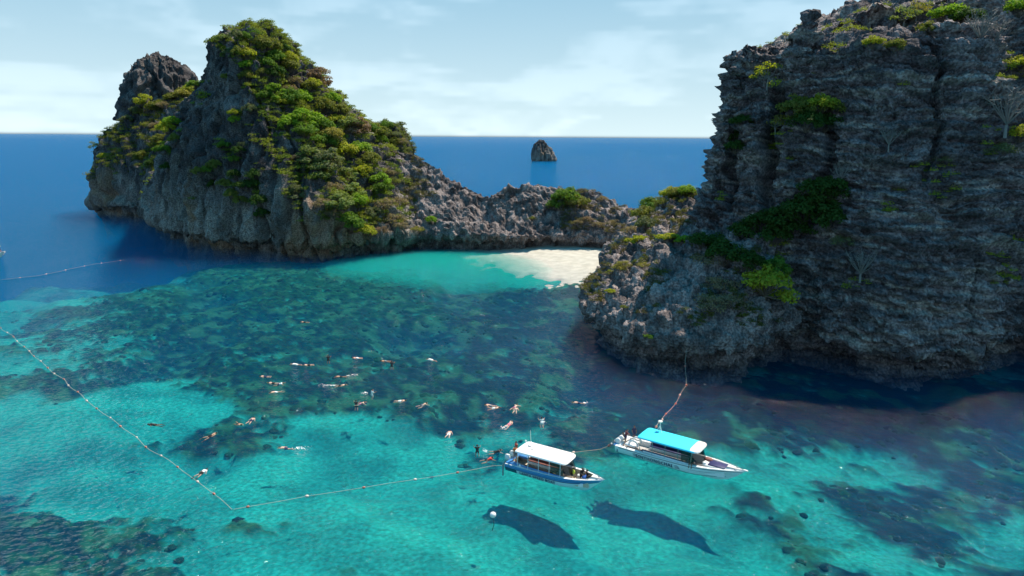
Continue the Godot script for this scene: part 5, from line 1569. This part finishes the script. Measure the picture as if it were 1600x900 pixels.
func make_boat(at: Vector3, turn: float, len: float, beam: float, kind: int) -> Node3D:
	var o := base("speedboat", at, turn)
	var first := kind == 0
	var hull := begin()
	var n := 34
	for side in [-1.0, 1.0]:
		for k in n:
			var a := float(k) / n
			var b := float(k + 1) / n
			var ha := hull_at(a, len, beam)
			var hb := hull_at(b, len, beam)
			quad(hull, Vector3(ha[0] - ha[6], ha[5], 0), Vector3(hb[0] - hb[6], hb[5], 0), side_point(b, 0, len, beam, side), side_point(a, 0, len, beam, side))
			for m in 5:
				quad(hull, side_point(a, m / 5.0, len, beam, side), side_point(b, m / 5.0, len, beam, side), side_point(b, (m + 1) / 5.0, len, beam, side), side_point(a, (m + 1) / 5.0, len, beam, side))
		var h0 := hull_at(0, len, beam)
		quad(hull, Vector3(h0[0], h0[5], 0), side_point(0, 0, len, beam, side), side_point(0, 1, len, beam, side), Vector3(h0[0], h0[2], 0))
	hull.index()
	hull.generate_normals()
	obj("hull", hull.commit(), M.gelcoat_a if first else M.gelcoat_b, o)
	if first:
		obj("hull_band", hull_strip(len, beam, 0.56, 0.95, 0.0, 0.985, 0.012), M.hull_blue, o)
		obj("hull_stripe", hull_strip(len, beam, 0.5, 0.57, 0.0, 0.985, 0.018), M.hull_navy, o)
		obj("hull_stripe", hull_strip(len, beam, 0.7, 0.73, 0.0, 0.96, 0.02), M.hull_navy, o)
		for side in [-1.0, 1.0]:
			obj("quarter_panel", hull_strip(len, beam, 0.02, 0.55, 0.0, 0.13, 0.014, [side]), M.hull_navy, o)
	else:
		obj("hull_stripe", hull_strip(len, beam, 0.8, 0.87, 0.03, 0.985, 0.014), M.hull_navy, o)
		obj("boot_stripe", hull_strip(len, beam, 0.0, 0.05, 0.0, 0.9, 0.012), M.hull_navy, o)
		obj("pin_stripe", hull_strip(len, beam, 0.48, 0.5, 0.6, 0.93, 0.014), M.hull_navy, o)
	obj("rub_rail", hull_strip(len, beam, 0.955, 1.0, 0.0, 1.0, 0.035), M.deck_white if not first else M.hull_blue, o)
	# side decks round an open cockpit, foredeck, floor
	var deck := begin()
	var wall := begin()
	var floor_ := begin()
	var s_end := 0.86
	var inner := func(s: float, y: float, side: float) -> Vector3:
		var h := hull_at(s, len, beam)
		return Vector3(h[0], y, side * maxf(h[1] - (0.34 if s < 0.6 else lerpf(0.34, 0.16, (s - 0.6) / 0.26)), 0.03))
	var fy := 0.42
	for side in [-1.0, 1.0]:
		for k in 30:
			var a := lerpf(0.04, s_end, k / 30.0)
			var b := lerpf(0.04, s_end, (k + 1) / 30.0)
			var ya: float = hull_at(a, len, beam)[2]
			var yb: float = hull_at(b, len, beam)[2]
			quad(deck, side_point(a, 1, len, beam, side), side_point(b, 1, len, beam, side), inner.call(b, yb + 0.02, side), inner.call(a, ya + 0.02, side))
			quad(wall, inner.call(a, ya + 0.02, side), inner.call(b, yb + 0.02, side), inner.call(b, fy, side), inner.call(a, fy, side))
			quad(floor_, inner.call(a, fy, side), inner.call(b, fy, side), Vector3(hull_at(b, len, beam)[0], fy, 0), Vector3(hull_at(a, len, beam)[0], fy, 0))
		for k in 8:
			var a := lerpf(s_end, 1.0, k / 8.0)
			var b := lerpf(s_end, 1.0, (k + 1) / 8.0)
			var ha := hull_at(a, len, beam)
			var hb := hull_at(b, len, beam)
			quad(deck, side_point(a, 1, len, beam, side), side_point(b, 1, len, beam, side), Vector3(hb[0], hb[2] + 0.05, 0), Vector3(ha[0], ha[2] + 0.05, 0))
		var he := hull_at(s_end, len, beam)
		quad(wall, inner.call(s_end, he[2] + 0.03, side), Vector3(he[0], he[2] + 0.05, 0), Vector3(he[0], fy, 0), inner.call(s_end, fy, side))
		var h4 := hull_at(0.04, len, beam)
		quad(deck, side_point(0.0, 1, len, beam, side), side_point(0.04, 1, len, beam, side), Vector3(h4[0], h4[2] + 0.02, 0), Vector3(-len * 0.5, h4[2], 0))
		quad(wall, inner.call(0.04, h4[2] + 0.02, side), Vector3(h4[0], h4[2] + 0.02, 0), Vector3(h4[0], fy, 0), inner.call(0.04, fy, side))
	for st in [deck, wall, floor_]:
		st.index()
		st.generate_normals()
	obj("deck", deck.commit(), M.deck_white, o)
	obj("cockpit_wall", wall.commit(), M.deck_white if not first else M.deck_cream, o)
	obj("cockpit_floor", floor_.commit(), M.deck_cream if first else M.deck_grey, o)
	var X := func(s: float) -> float: return -len * 0.5 + s * len
	# roof on its posts
	var r0: float = X.call(0.1 if first else 0.18)
	var r1: float = X.call(0.66 if first else 0.67)
	var ry := 2.72 if first else 2.75
	var rw := beam * 0.5 - 0.08
	obj("roof", roof_mesh(r0, r1, rw, ry, 0.9), M.roof_white if first else M.roof_cyan, o)
	if not first:
		obj("roof_front", roof_mesh(r1 - 1.15, r1 + 0.12, rw - 0.06, ry + 0.01, 0.85), M.roof_white, o)
	for k in 5:
		var x := lerpf(r0 + 0.4, r1 - 0.7, k / 4.0)
		for side in [-1.0, 1.0]:
			obj("post", piped([Vector3(x, 1.0, side * (beam * 0.5 - 0.22)), Vector3(x + 0.03, ry - 0.02, side * (rw - 0.12))], 0.035), M.steel if not first else M.deck_white, o)
	# windscreen and side windows
	var glass := begin()
	var wx: float = r1 - 0.35
	for k in 6:
		var za := lerpf(-1.0, 1.0, k / 6.0)
		var zb := lerpf(-1.0, 1.0, (k + 1) / 6.0)
		var ca := 0.7 * (1.0 - za * za)
		var cb := 0.7 * (1.0 - zb * zb)
		var wb := beam * 0.5 - 0.3
		quad(glass, Vector3(wx + 0.15 + ca, 1.28, za * wb), Vector3(wx + 0.15 + cb, 1.28, zb * wb), Vector3(wx - 0.3 + cb * 0.7, ry - 0.12, zb * (rw - 0.15)), Vector3(wx - 0.3 + ca * 0.7, ry - 0.12, za * (rw - 0.15)))
	glass.generate_normals()
	obj("windscreen", glass.commit(), M.tinted, o)
	for side in [-1.0, 1.0]:
		var g := begin()
		quad(g, Vector3(wx + 0.1, 1.3, side * (beam * 0.5 - 0.29)), Vector3(wx - 1.5, 1.24, side * (beam * 0.5 - 0.27)), Vector3(wx - 1.5, ry - 0.12, side * (rw - 0.14)), Vector3(wx - 0.3, ry - 0.12, side * (rw - 0.14)))
		g.generate_normals()
		obj("side_window", g.commit(), M.tinted, o)
		# low coaming under the windows
		obj("coaming", boxed(Vector3((r0 + wx) * 0.5 + 0.3, 1.16, side * (beam * 0.5 - 0.24)), Vector3(wx - r0 - 1.0, 0.16, 0.07), 0.02), M.hull_blue if first else M.deck_white, o)
	# benches along both sides, helm
	for side in [-1.0, 1.0]:
		var seat := obj("bench", boxed(Vector3((r0 + r1) * 0.5 - 0.5, fy + 0.2, side * (beam * 0.5 - 0.66)), Vector3(r1 - r0 - 2.2, 0.4, 0.5), 0.05), M.deck_white, o)
		obj("cushion", boxed(Vector3((r0 + r1) * 0.5 - 0.5, fy + 0.45, side * (beam * 0.5 - 0.66)), Vector3(r1 - r0 - 2.25, 0.1, 0.48), 0.04), M.cushion_red if first else M.cushion_navy, seat)
		obj("backrest", boxed(Vector3((r0 + r1) * 0.5 - 0.5, fy + 0.68, side * (beam * 0.5 - 0.44)), Vector3(r1 - r0 - 2.25, 0.4, 0.1), 0.04), M.cushion_red if first else M.cushion_navy, seat)
	var helm := obj("helm", boxed(Vector3(wx - 0.75, fy + 0.45, beam * 0.22), Vector3(0.5, 0.9, 0.7), 0.06), M.deck_white, o)
	var wheel := TorusMesh.new()
	wheel.inner_radius = 0.15
	wheel.outer_radius = 0.19
	wheel.rings = 20
	wheel.ring_segments = 6
	var wh := obj("steering_wheel", wheel, M.rubber, helm)
	wh.position = Vector3(wx - 1.06, fy + 0.8, beam * 0.22)
	wh.rotation.z = 1.1
	# bow rail and cleats
	for side in [-1.0, 1.0]:
		var pts := []
		for k in 8:
			var s := lerpf(0.76, 0.985, k / 7.0)
			var p := side_point(s, 1, len, beam, side)
			pts.append(p + Vector3(-0.05, 0.12 + 0.06 * sin(k * PI / 7.0), -side * minf(0.1, absf(p.z) * 0.5)))
		obj("bow_rail", piped(pts, 0.018), M.steel, o)
		for s in [0.1, 0.93]:
			var p := side_point(s, 1, len, beam, side)
			obj("cleat", boxed(p + Vector3(0, 0.07, -side * minf(0.14, absf(p.z) * 0.5)), Vector3(0.26, 0.06, 0.06), 0.02), M.steel, o)
	if first:
		for k in 2:
			outboard(o, Vector3(-len * 0.5 - 0.12, 1.0, -0.5 + k * 1.0), -0.05 if k == 0 else 0.0, M.cowl_white)
		obj("swim_platform", boxed(Vector3(-len * 0.5 + 0.22, 1.05, 0), Vector3(0.42, 0.08, beam * 0.86), 0.03), M.hull_blue, o)
		for side in [-1.0, 1.0]:
			obj("stern_seat", boxed(Vector3(-len * 0.5 + 1.0, 1.02, side * (beam * 0.5 - 0.5)), Vector3(1.1, 0.26, 0.6), 0.06), M.hull_blue, o)
		obj("ice_box", boxed(Vector3(-len * 0.5 + 2.0, 1.06, beam * 0.5 - 0.45), Vector3(0.75, 0.3, 0.42), 0.04), M.deck_white, o)
		for side in [-1.0, 1.0]:
			obj("bow_seat", boxed(Vector3(X.call(0.755), fy + 0.22, side * 0.74), Vector3(1.4, 0.44, 0.42), 0.05), M.deck_white, o)
		obj("boarding_ladder", piped([Vector3(-len * 0.5 - 0.1, 1.1, beam * 0.38), Vector3(-len * 0.5 - 0.42, 0.5, beam * 0.38), Vector3(-len * 0.5 - 0.42, -0.7, beam * 0.38)], 0.09), M.engine_grey, o)
		var ant := obj("antenna", piped([Vector3(r0 + 0.6, ry + 0.1, -rw + 0.2), Vector3(r0 + 0.5, ry + 1.5, -rw + 0.2)], 0.018), M.deck_white, o)
		obj("antenna_foot", boxed(Vector3(r0 + 0.6, ry + 0.1, -rw + 0.2), Vector3(0.14, 0.16, 0.14), 0.02), M.deck_white, ant)
		obj("roof_horn", boxed(Vector3(r0 + 1.0, ry + 0.16, -0.2), Vector3(0.4, 0.1, 0.14), 0.03), M.engine_grey, o)
		obj("roof_hatch", boxed(Vector3(r0 + 1.7, ry + 0.15, 0.35), Vector3(0.32, 0.07, 0.24), 0.02), M.deck_grey, o)
		var lamp := SphereMesh.new()
		lamp.radius = 0.1
		lamp.height = 0.22
		obj("stern_lamp", lamp, M.deck_white, o).position = Vector3(r0 + 0.1, ry + 0.25, -rw + 0.5)
		lettering(o, "LANTA SPEED BOAT", 0.36, 0.27, len, beam, 0.34, M.hull_navy)
	else:
		for k in 3:
			outboard(o, Vector3(-len * 0.5 - 0.12, 1.0, -0.85 + k * 0.85), -0.75, M.cowl_white)
		obj("swim_platform", boxed(Vector3(-len * 0.5 + 0.1, 0.9, 0), Vector3(0.9, 0.1, beam * 0.8), 0.04), M.platform_blue, o)
		for side in [-1.0, 1.0]:
			var arch := []
			for k in 7:
				var a := PI * k / 6.0
				arch.append(Vector3(X.call(0.125) - cos(a) * 0.55, 1.05 + sin(a) * 0.62, side * 0.55))
			obj("stern_arch", piped(arch, 0.13, 8), M.deck_white, o)
		obj("engine_hatch", boxed(Vector3(X.call(0.1), 1.02, 0), Vector3(1.3, 0.2, 1.5), 0.06), M.deck_white, o)
		# sun pad and lockers on the long foredeck
		var y8: float = hull_at(0.8, len, beam)[2]
		obj("foredeck", boxed(Vector3(X.call(0.79), y8 - 0.16, 0), Vector3(2.5, 0.3, 1.5), 0.08), M.deck_white, o)
		obj("sun_pad", boxed(Vector3(X.call(0.795), y8 + 0.05, 0), Vector3(1.9, 0.14, 1.25), 0.06), M.cushion_navy, o)
		obj("locker", boxed(Vector3(X.call(0.70), y8 - 0.1, 0.3), Vector3(0.5, 0.5, 0.6), 0.05), M.deck_white, o)
		obj("bow_bag", boxed(Vector3(X.call(0.71), y8 + 0.05, -0.55), Vector3(0.9, 0.4, 0.6), 0.12), M.cushion_red, o)
		var mast := obj("mast", piped([Vector3(r0 + 1.6, ry + 0.1, -rw + 0.35), Vector3(r0 + 1.6, ry + 1.2, -rw + 0.35)], 0.04), M.deck_white, o)
		obj("mast_brace", piped([Vector3(r0 + 1.3, ry + 0.1, -rw + 0.75), Vector3(r0 + 1.6, ry + 0.75, -rw + 0.35), Vector3(r0 + 2.0, ry + 0.1, -rw + 0.7)], 0.03), M.deck_white, mast)
		var dome := SphereMesh.new()
		dome.radius = 0.26
		dome.height = 0.24
		obj("radar_dome", dome, M.deck_white, mast).position = Vector3(r0 + 1.6, ry + 1.28, -rw + 0.35)
		obj("anchor_roller", boxed(Vector3(len * 0.5 - 0.05, hull_at(1.0, len, beam)[2] + 0.08, 0), Vector3(0.5, 0.14, 0.2), 0.04), M.deck_white, o)
		lettering(o, "SINTHONGCHAI", 0.335, 0.42, len, beam, 0.42, M.hull_navy)
		swoosh(o, 0.155, 0.4, len, beam, M.hull_navy)
		swoosh(o, 0.5, 0.34, len, beam, M.hull_navy)
		for side in [-1.0, 1.0]:
			obj("quarter_line", boxed(side_point(0.02, 0.4, len, beam, side) + Vector3(0, 0, side * 0.01), Vector3(0.1, 0.5, 0.05), 0.01), M.hull_navy, o)
	return o

func float_line(called: String, pts: Array, every: float, r: float, label: String, sag := 0.0, colours := [0, 1]) -> void:
	# a floating rope with its buoys threaded on it
	var path := PackedVector3Array()
	for k in pts.size() - 1:
		var n := maxi(2, int(pts[k].distance_to(pts[k + 1]) / 1.2))
		for i in n:
			var t := float(i) / n
			var p: Vector3 = pts[k].lerp(pts[k + 1], t)
			p.y -= sin(t * PI) * sag
			if sag == 0.0:
				p.x += n_one.get_noise_2d(p.x * 0.1, p.z * 0.1) * 0.35
				p.z += n_one.get_noise_2d(p.x * 0.1 + 20.0, p.z * 0.1) * 0.35
			path.append(p)
	path.append(pts[-1])
	var o := base(called, path[0])
	var st := begin()
	var loc := []
	var rr := []
	for p in path:
		loc.append(p - path[0])
		rr.append(0.022)
	tube(st, loc, rr, 5)
	obj("rope", st.commit(), M.rope, o)
	var run := every * 0.5
	var k := 0
	for i in path.size() - 1:
		run += path[i].distance_to(path[i + 1])
		if run > every:
			run = 0.0
			var d := (path[i + 1] - path[i]).normalized()
			var f := obj("float", M.float_mesh, M.float_red if colours[k % colours.size()] == 0 else M.float_white, o)
			f.transform = Transform3D(Basis(Quaternion(Vector3.UP, d)).scaled(Vector3.ONE * r * rng.randf_range(0.85, 1.15)), loc[i])
			k += 1
	tag(o, label, "buoy line")

func sea_materials() -> void:
	M.hair = mat(0.015, 0.011, 0.009, 0.6)
	M.rubber = mat(0.015, 0.015, 0.017, 0.5)
	M.snorkel = mat(0.5, 0.55, 0.06, 0.4)
	M.foam = mat(0.8, 0.82, 0.82, 1.0)
	var gel := func(r: float, g: float, b: float) -> StandardMaterial3D:
		var m := mat(r, g, b, 0.28)
		m.clearcoat_enabled = true
		m.clearcoat = 0.4
		m.clearcoat_roughness = 0.15
		return m
	M.gelcoat_a = gel.call(0.55, 0.72, 0.76)  # white hull with turquoise light reflected off the lagoon put into its colour
	M.gelcoat_b = gel.call(0.72, 0.76, 0.78)
	M.hull_blue = gel.call(0.06, 0.22, 0.5)
	M.hull_navy = gel.call(0.008, 0.03, 0.1)
	M.platform_blue = gel.call(0.12, 0.35, 0.75)
	M.roof_white = gel.call(0.8, 0.8, 0.78)
	M.roof_cyan = mat(0.02, 0.58, 0.78, 0.7)
	M.deck_white = mat(0.76, 0.76, 0.75, 0.45)
	M.deck_cream = mat(0.5, 0.42, 0.33, 0.6)
	M.deck_grey = mat(0.42, 0.4, 0.4, 0.6)
	M.cushion_red = mat(0.2, 0.07, 0.06, 0.7)
	M.cushion_navy = mat(0.018, 0.02, 0.1, 0.6)
	M.engine_grey = mat(0.25, 0.26, 0.3, 0.4)
	M.cowl_white = gel.call(0.7, 0.7, 0.7)
	M.steel = mat(0.55, 0.55, 0.56, 0.25, 1.0)
	var t := StandardMaterial3D.new()
	t.albedo_color = Color(0.01, 0.012, 0.02, 0.75)
	t.transparency = BaseMaterial3D.TRANSPARENCY_ALPHA
	t.roughness = 0.05
	M.tinted = t
	M.rope = mat(0.42, 0.4, 0.33, 0.9)
	M.float_red = mat(0.42, 0.14, 0.1, 0.5)
	M.float_white = mat(0.62, 0.5, 0.44, 0.5)
	var fm := SphereMesh.new()
	fm.radius = 1.0
	fm.height = 2.8
	fm.radial_segments = 12
	fm.rings = 7
	M.float_mesh = fm

func swimmer(x: float, z: float, heading: float, pose: String, skin: String, shorts: String, top: String, gear: String, label: String, splash := 0.0) -> void:
	var at := Vector3(x, 0.0, z)
	person(pose, at, heading, skin, shorts, top, gear, label, "snorkellers in the lagoon")
	if splash > 0.0:
		foam(at - Vector3(sin(heading), 0, cos(heading)) * 0.75, heading, splash, 0.7, "white kicked-up water behind " + label)

func on_boat(boat: Node3D, local: Vector3, turn: float, pose: String, skin: String, shorts: String, top: String, label: String, group: String) -> void:
	person(pose, boat.transform * local, boat.rotation.y + turn, skin, shorts, top, "", label, group)

func build_boats() -> void:
	sea_materials()
	person_shapes()
	# boat nearer the camera
	var b1 := make_boat(Vector3(4.9, 0, -67.4), -atan2(5.7, 9.5), 11.2, 3.1, 0)
	tag(b1, "blue and white speedboat with white hard roof, moored beside snorkellers", "speedboat", "speedboats moored in the cove")
	var b2 := make_boat(Vector3(19.0, 0, -70.8), -atan2(8.5, 12.0), 14.6, 3.4, 1)
	tag(b2, "long white speedboat with turquoise roof and navy lettering", "speedboat", "speedboats moored in the cove")
	var b3 := make_boat(Vector3(-156.3, 0, -203.0), -0.35, 10.0, 3.0, 1)
	tag(b3, "small white boat cut off by the left edge", "speedboat", "speedboats moored in the cove")
	var g1 := "people aboard the white-roofed boat"
	on_boat(b1, Vector3(-5.35, 1.09, -0.55), -0.6, "standing", "brown", "black", "vest red", "person in black shorts and red life vest standing at the stern", g1)
	on_boat(b1, Vector3(-4.95, 1.09, 0.35), 0.5, "reaching", "tan", "grey", "vest orange", "person in orange life vest leaning forward at the boat stern", g1)
	on_boat(b1, Vector3(2.3, 0.42, 0.45), 2.2, "standing", "tan", "khaki", "yellow", "person in yellow-green shirt standing in the open bow", g1)
	on_boat(b1, Vector3(3.5, 0.5, 0.35), -1.9, "sitting", "tan", "black", "blue", "person in blue shirt sitting in the bow", g1)
	on_boat(b1, Vector3(3.3, 0.5, -0.45), 2.6, "sitting", "brown", "black", "black", "person in black clothes sitting in the bow", g1)
	on_boat(b1, Vector3(2.9, 0.42, -0.1), 1.2, "reaching", "brown", "black", "black", "person in black bending beside the seated pair in the bow", g1)
	var g2 := "people aboard the turquoise-roofed boat"
	on_boat(b2, Vector3(-6.2, 1.0, -1.1), 0.9, "standing", "brown", "navy", "navy", "person in dark clothes standing at the far stern corner", g2)
	on_boat(b2, Vector3(-6.6, 0.95, 0.3), 2.4, "reaching", "tan", "navy", "maroon", "person in maroon shirt stooping at the stern", g2)
	on_boat(b2, Vector3(-7.2, 0.55, -0.5), -1.2, "sitting", "brown", "black", "black", "person in black crouched by the tilted engines", g2)
	on_boat(b2, Vector3(1.75, 0.85, 1.2), 0.1, "sitting", "brown", "black", "black", "person in black sitting on the side deck behind the sun pad", g2)
	on_boat(b3, Vector3(3.0, 0.5, 0.3), 1.6, "standing", "tan", "white", "pink", "person in pink top on the boat at the left edge", "people aboard the boat at left")
	# snorkellers
	swimmer(-41.0, -130.2, -1.57, "floating", "tan", "black", "", "", "lone snorkeller far out over the green reef")
	swimmer(-34.7, -104.7, -1.57, "crawl", "fair", "white", "white", "mask", "snorkeller in white shirt, left of a splash")
	swimmer(-32.7, -104.4, -1.22, "floating", "fair", "black", "", "", "bare-backed snorkeller close behind a white-shirted one")
	swimmer(-35.5, -96.1, -1.57, "floating", "fair", "black", "", "mask", "bare-backed snorkeller at the left of the upper group")
	swimmer(-37.7, -98.9, -1.48, "floating", "fair", "navy", "", "", "fair bare-backed swimmer leftmost of the upper group")
	swimmer(-34.5, -95.9, 1.57, "breaststroke", "tan", "navy", "white", "", "swimmer in white top facing a bare-backed snorkeller")
	swimmer(-33.9, -92.5, -0.96, "crawl", "fair", "white", "", "fins", "snorkeller in white shorts with fins below the upper group")
	swimmer(-30.6, -108.7, -2.97, "treading", "brown", "black", "black", "", "dark-haired swimmer upright in water above the splashes")
	swimmer(-25.7, -108.1, -1.40, "floating", "fair", "white", "", "", "pale swimmer farthest up beside the reef edge")
	swimmer(-26.2, -99.1, -1.22, "crawl", "tan", "black", "", "fins", "swimmer kicking up the upper white splash", 1.9)
	swimmer(-25.2, -95.3, 1.57, "crawl", "fair", "black", "", "mask", "swimmer trailing the lower long white splash", 2.6)
	swimmer(-20.1, -93.0, 2.27, "treading", "fair", "white", "white", "", "swimmer with white cap shirt right of the lower splash", 0.9)
	swimmer(-21.5, -88.9, 3.14, "treading", "tan", "black", "black", "", "dark-topped person beside a green float board")
	swimmer(-20.8, -88.6, 1.57, "breaststroke", "fair", "pink", "", "", "pink-shouldered swimmer beside a dark-topped person")
	swimmer(-20.7, -106.6, -1.57, "floating", "tan", "grey", "", "fins", "bare-backed snorkeller with black fins, upper middle")
	swimmer(-19.5, -105.9, 3.14, "treading", "brown", "black", "black", "", "dark swimmer close to a finned snorkeller")
	swimmer(-13.2, -107.4, -1.92, "crawl", "fair", "white", "white", "", "white-shirted swimmer above a blue patch of water")
	swimmer(-15.4, -89.4, 1.57, "floating", "fair", "white", "", "mask", "pale snorkeller stretched out in mid lagoon")
	swimmer(-12.2, -88.1, 2.09, "breaststroke", "fair", "grey", "", "", "swimmer right of the stretched-out pale snorkeller")
	swimmer(-34.8, -81.3, 0.87, "crawl", "tan", "black", "", "mask", "swimmer with raised arm at the left of mid lagoon")
	swimmer(-33.6, -82.5, 2.97, "floating", "fair", "navy", "", "", "broad-backed swimmer right of the one with raised arm")
	swimmer(-26.6, -74.5, -1.57, "crawl", "fair", "navy", "", "mask", "swimmer in navy shorts with a long white splash, over dark reef", 2.2)
	swimmer(-45.4, -80.9, -1.57, "floating", "brown", "black", "black", "fins", "snorkeller in black suit with fins near the left rope")
	swimmer(-36.8, -77.8, 2.44, "crawl", "tan", "black", "", "fins", "snorkeller swimming away between rope and lagoon group")
	swimmer(-33.7, -68.4, 2.79, "floating", "tan", "black", "white", "fins", "snorkeller in white shirt crossing towards the rope corner")
	swimmer(-7.7, -78.8, 2.97, "floating", "fair", "white", "", "", "pale person in white shorts floating alone with legs apart")
	swimmer(-4.0, -75.1, -2.97, "treading", "brown", "black", "black", "", "dark-haired swimmer upright left of the boat stern")
	swimmer(-1.8, -74.1, 1.57, "breaststroke", "fair", "black", "black", "", "swimmer with ripples nearest the boat stern", 0.8)
	swimmer(-2.7, -72.0, 1.92, "breaststroke", "tan", "black", "red", "", "swimmer in red top by the near float rope")
	swimmer(-2.9, -88.0, -1.75, "floating", "fair", "grey", "", "", "swimmer on the left of the upper right pair")
	swimmer(-2.3, -87.1, 1.57, "crawl", "fair", "white", "", "", "pale swimmer overlapping the upper right pair")
	swimmer(0.5, -87.6, 2.62, "breaststroke", "fair", "pink", "", "", "pink-skinned swimmer of the cluster above the boat")
	swimmer(0.6, -86.5, 2.97, "floating", "fair", "grey", "", "", "pale-backed swimmer in grey shorts of the cluster above the boat")
	swimmer(-0.2, -81.9, 2.62, "crawl", "fair", "pink", "", "fins", "pinkish swimmer kicking alone above the white-roofed boat", 1.2)
	swimmer(4.0, -83.4, -2.97, "treading", "fair", "white", "white", "", "white-topped swimmer upright above the boat antenna", 0.4)
	swimmer(9.3, -89.2, -1.57, "crawl", "fair", "navy", "", "mask", "snorkeller over the pale patch above both boats", 0.6)
	# float lines
	float_line("buoy_line", [Vector3(-122.2, 0.03, -147.3), Vector3(-97.6, 0.03, -125.4), Vector3(-54.0, 0.03, -84.4), Vector3(-35.3, 0.03, -68.0), Vector3(-27.4, 0.03, -60.8)], 3.6, 0.13, "long float line running from left edge to the near corner")
	float_line("buoy_line", [Vector3(-27.1, 0.03, -60.7), Vector3(-20.9, 0.03, -63.5), Vector3(-11.7, 0.03, -66.6), Vector3(-2.0, 0.03, -70.3)], 4.6, 0.14, "float line from the near corner to the white-roofed boat")
	float_line("buoy_line", [Vector3(-2.0, 0.03, -70.3), Vector3(-0.6, 0.03, -70.2), Vector3(-0.2, 0.9, -69.9)], 9.0, 0.15, "short slack rope at the stern of the white-roofed boat")
	float_line("buoy_line", [Vector3(5.2, 0.8, -68.9), Vector3(7.1, 0.03, -73.5), Vector3(10.4, 0.03, -74.6), Vector3(12.6, 0.7, -75.2)], 2.9, 0.15, "short float line strung between the two speedboats")
	float_line("buoy_line", [Vector3(16.6, 2.9, -74.4), Vector3(19.8, 0.03, -84.0), Vector3(21.5, 0.03, -86.6), Vector3(23.1, 0.03, -90.0), Vector3(24.8, 0.03, -93.5), Vector3(26.0, 0.03, -96.1), Vector3(27.6, 3.6, -103.0)], 3.1, 0.15, "float line from the turquoise-roofed boat up to the rocks", 0.0, [0, 0, 1])
	float_line("buoy_line", [Vector3(-134.7, 0.03, -163.2), Vector3(-122.6, 0.03, -173.0), Vector3(-118.1, 0.03, -190.5), Vector3(-113.3, 0.03, -196.9)], 5.0, 0.13, "faint pale float line below the far left headland", 0.0, [1])

	var ball := base("mooring_buoy", Vector3(-1.7, 0.12, -60.0))
	var sp := SphereMesh.new()
	sp.radius = 0.3
	sp.height = 0.58
	obj("buoy_ball", sp, M.deck_white, ball)
	var eye := TorusMesh.new()
	eye.inner_radius = 0.05
	eye.outer_radius = 0.09
	obj("lifting_eye", eye, M.steel, ball).transform = Transform3D(Basis(Vector3.RIGHT, PI / 2), Vector3(0, 0.32, 0))
	obj("mooring_rope", piped([Vector3(0, -0.28, 0), Vector3(0.1, -1.0, 0.1), Vector3(-0.08, -1.7, 0.05)], 0.03), M.rubber, ball)
	tag(ball, "white ball buoy floating alone at the bottom of the view", "buoy")


func _ready() -> void:
	noises()
	set_view()
	materials()
	build_seabed()
	build_coral()
	build_beach()
	build_water()
	build_rocks()
	build_cover()
	build_plants()
	build_boats()
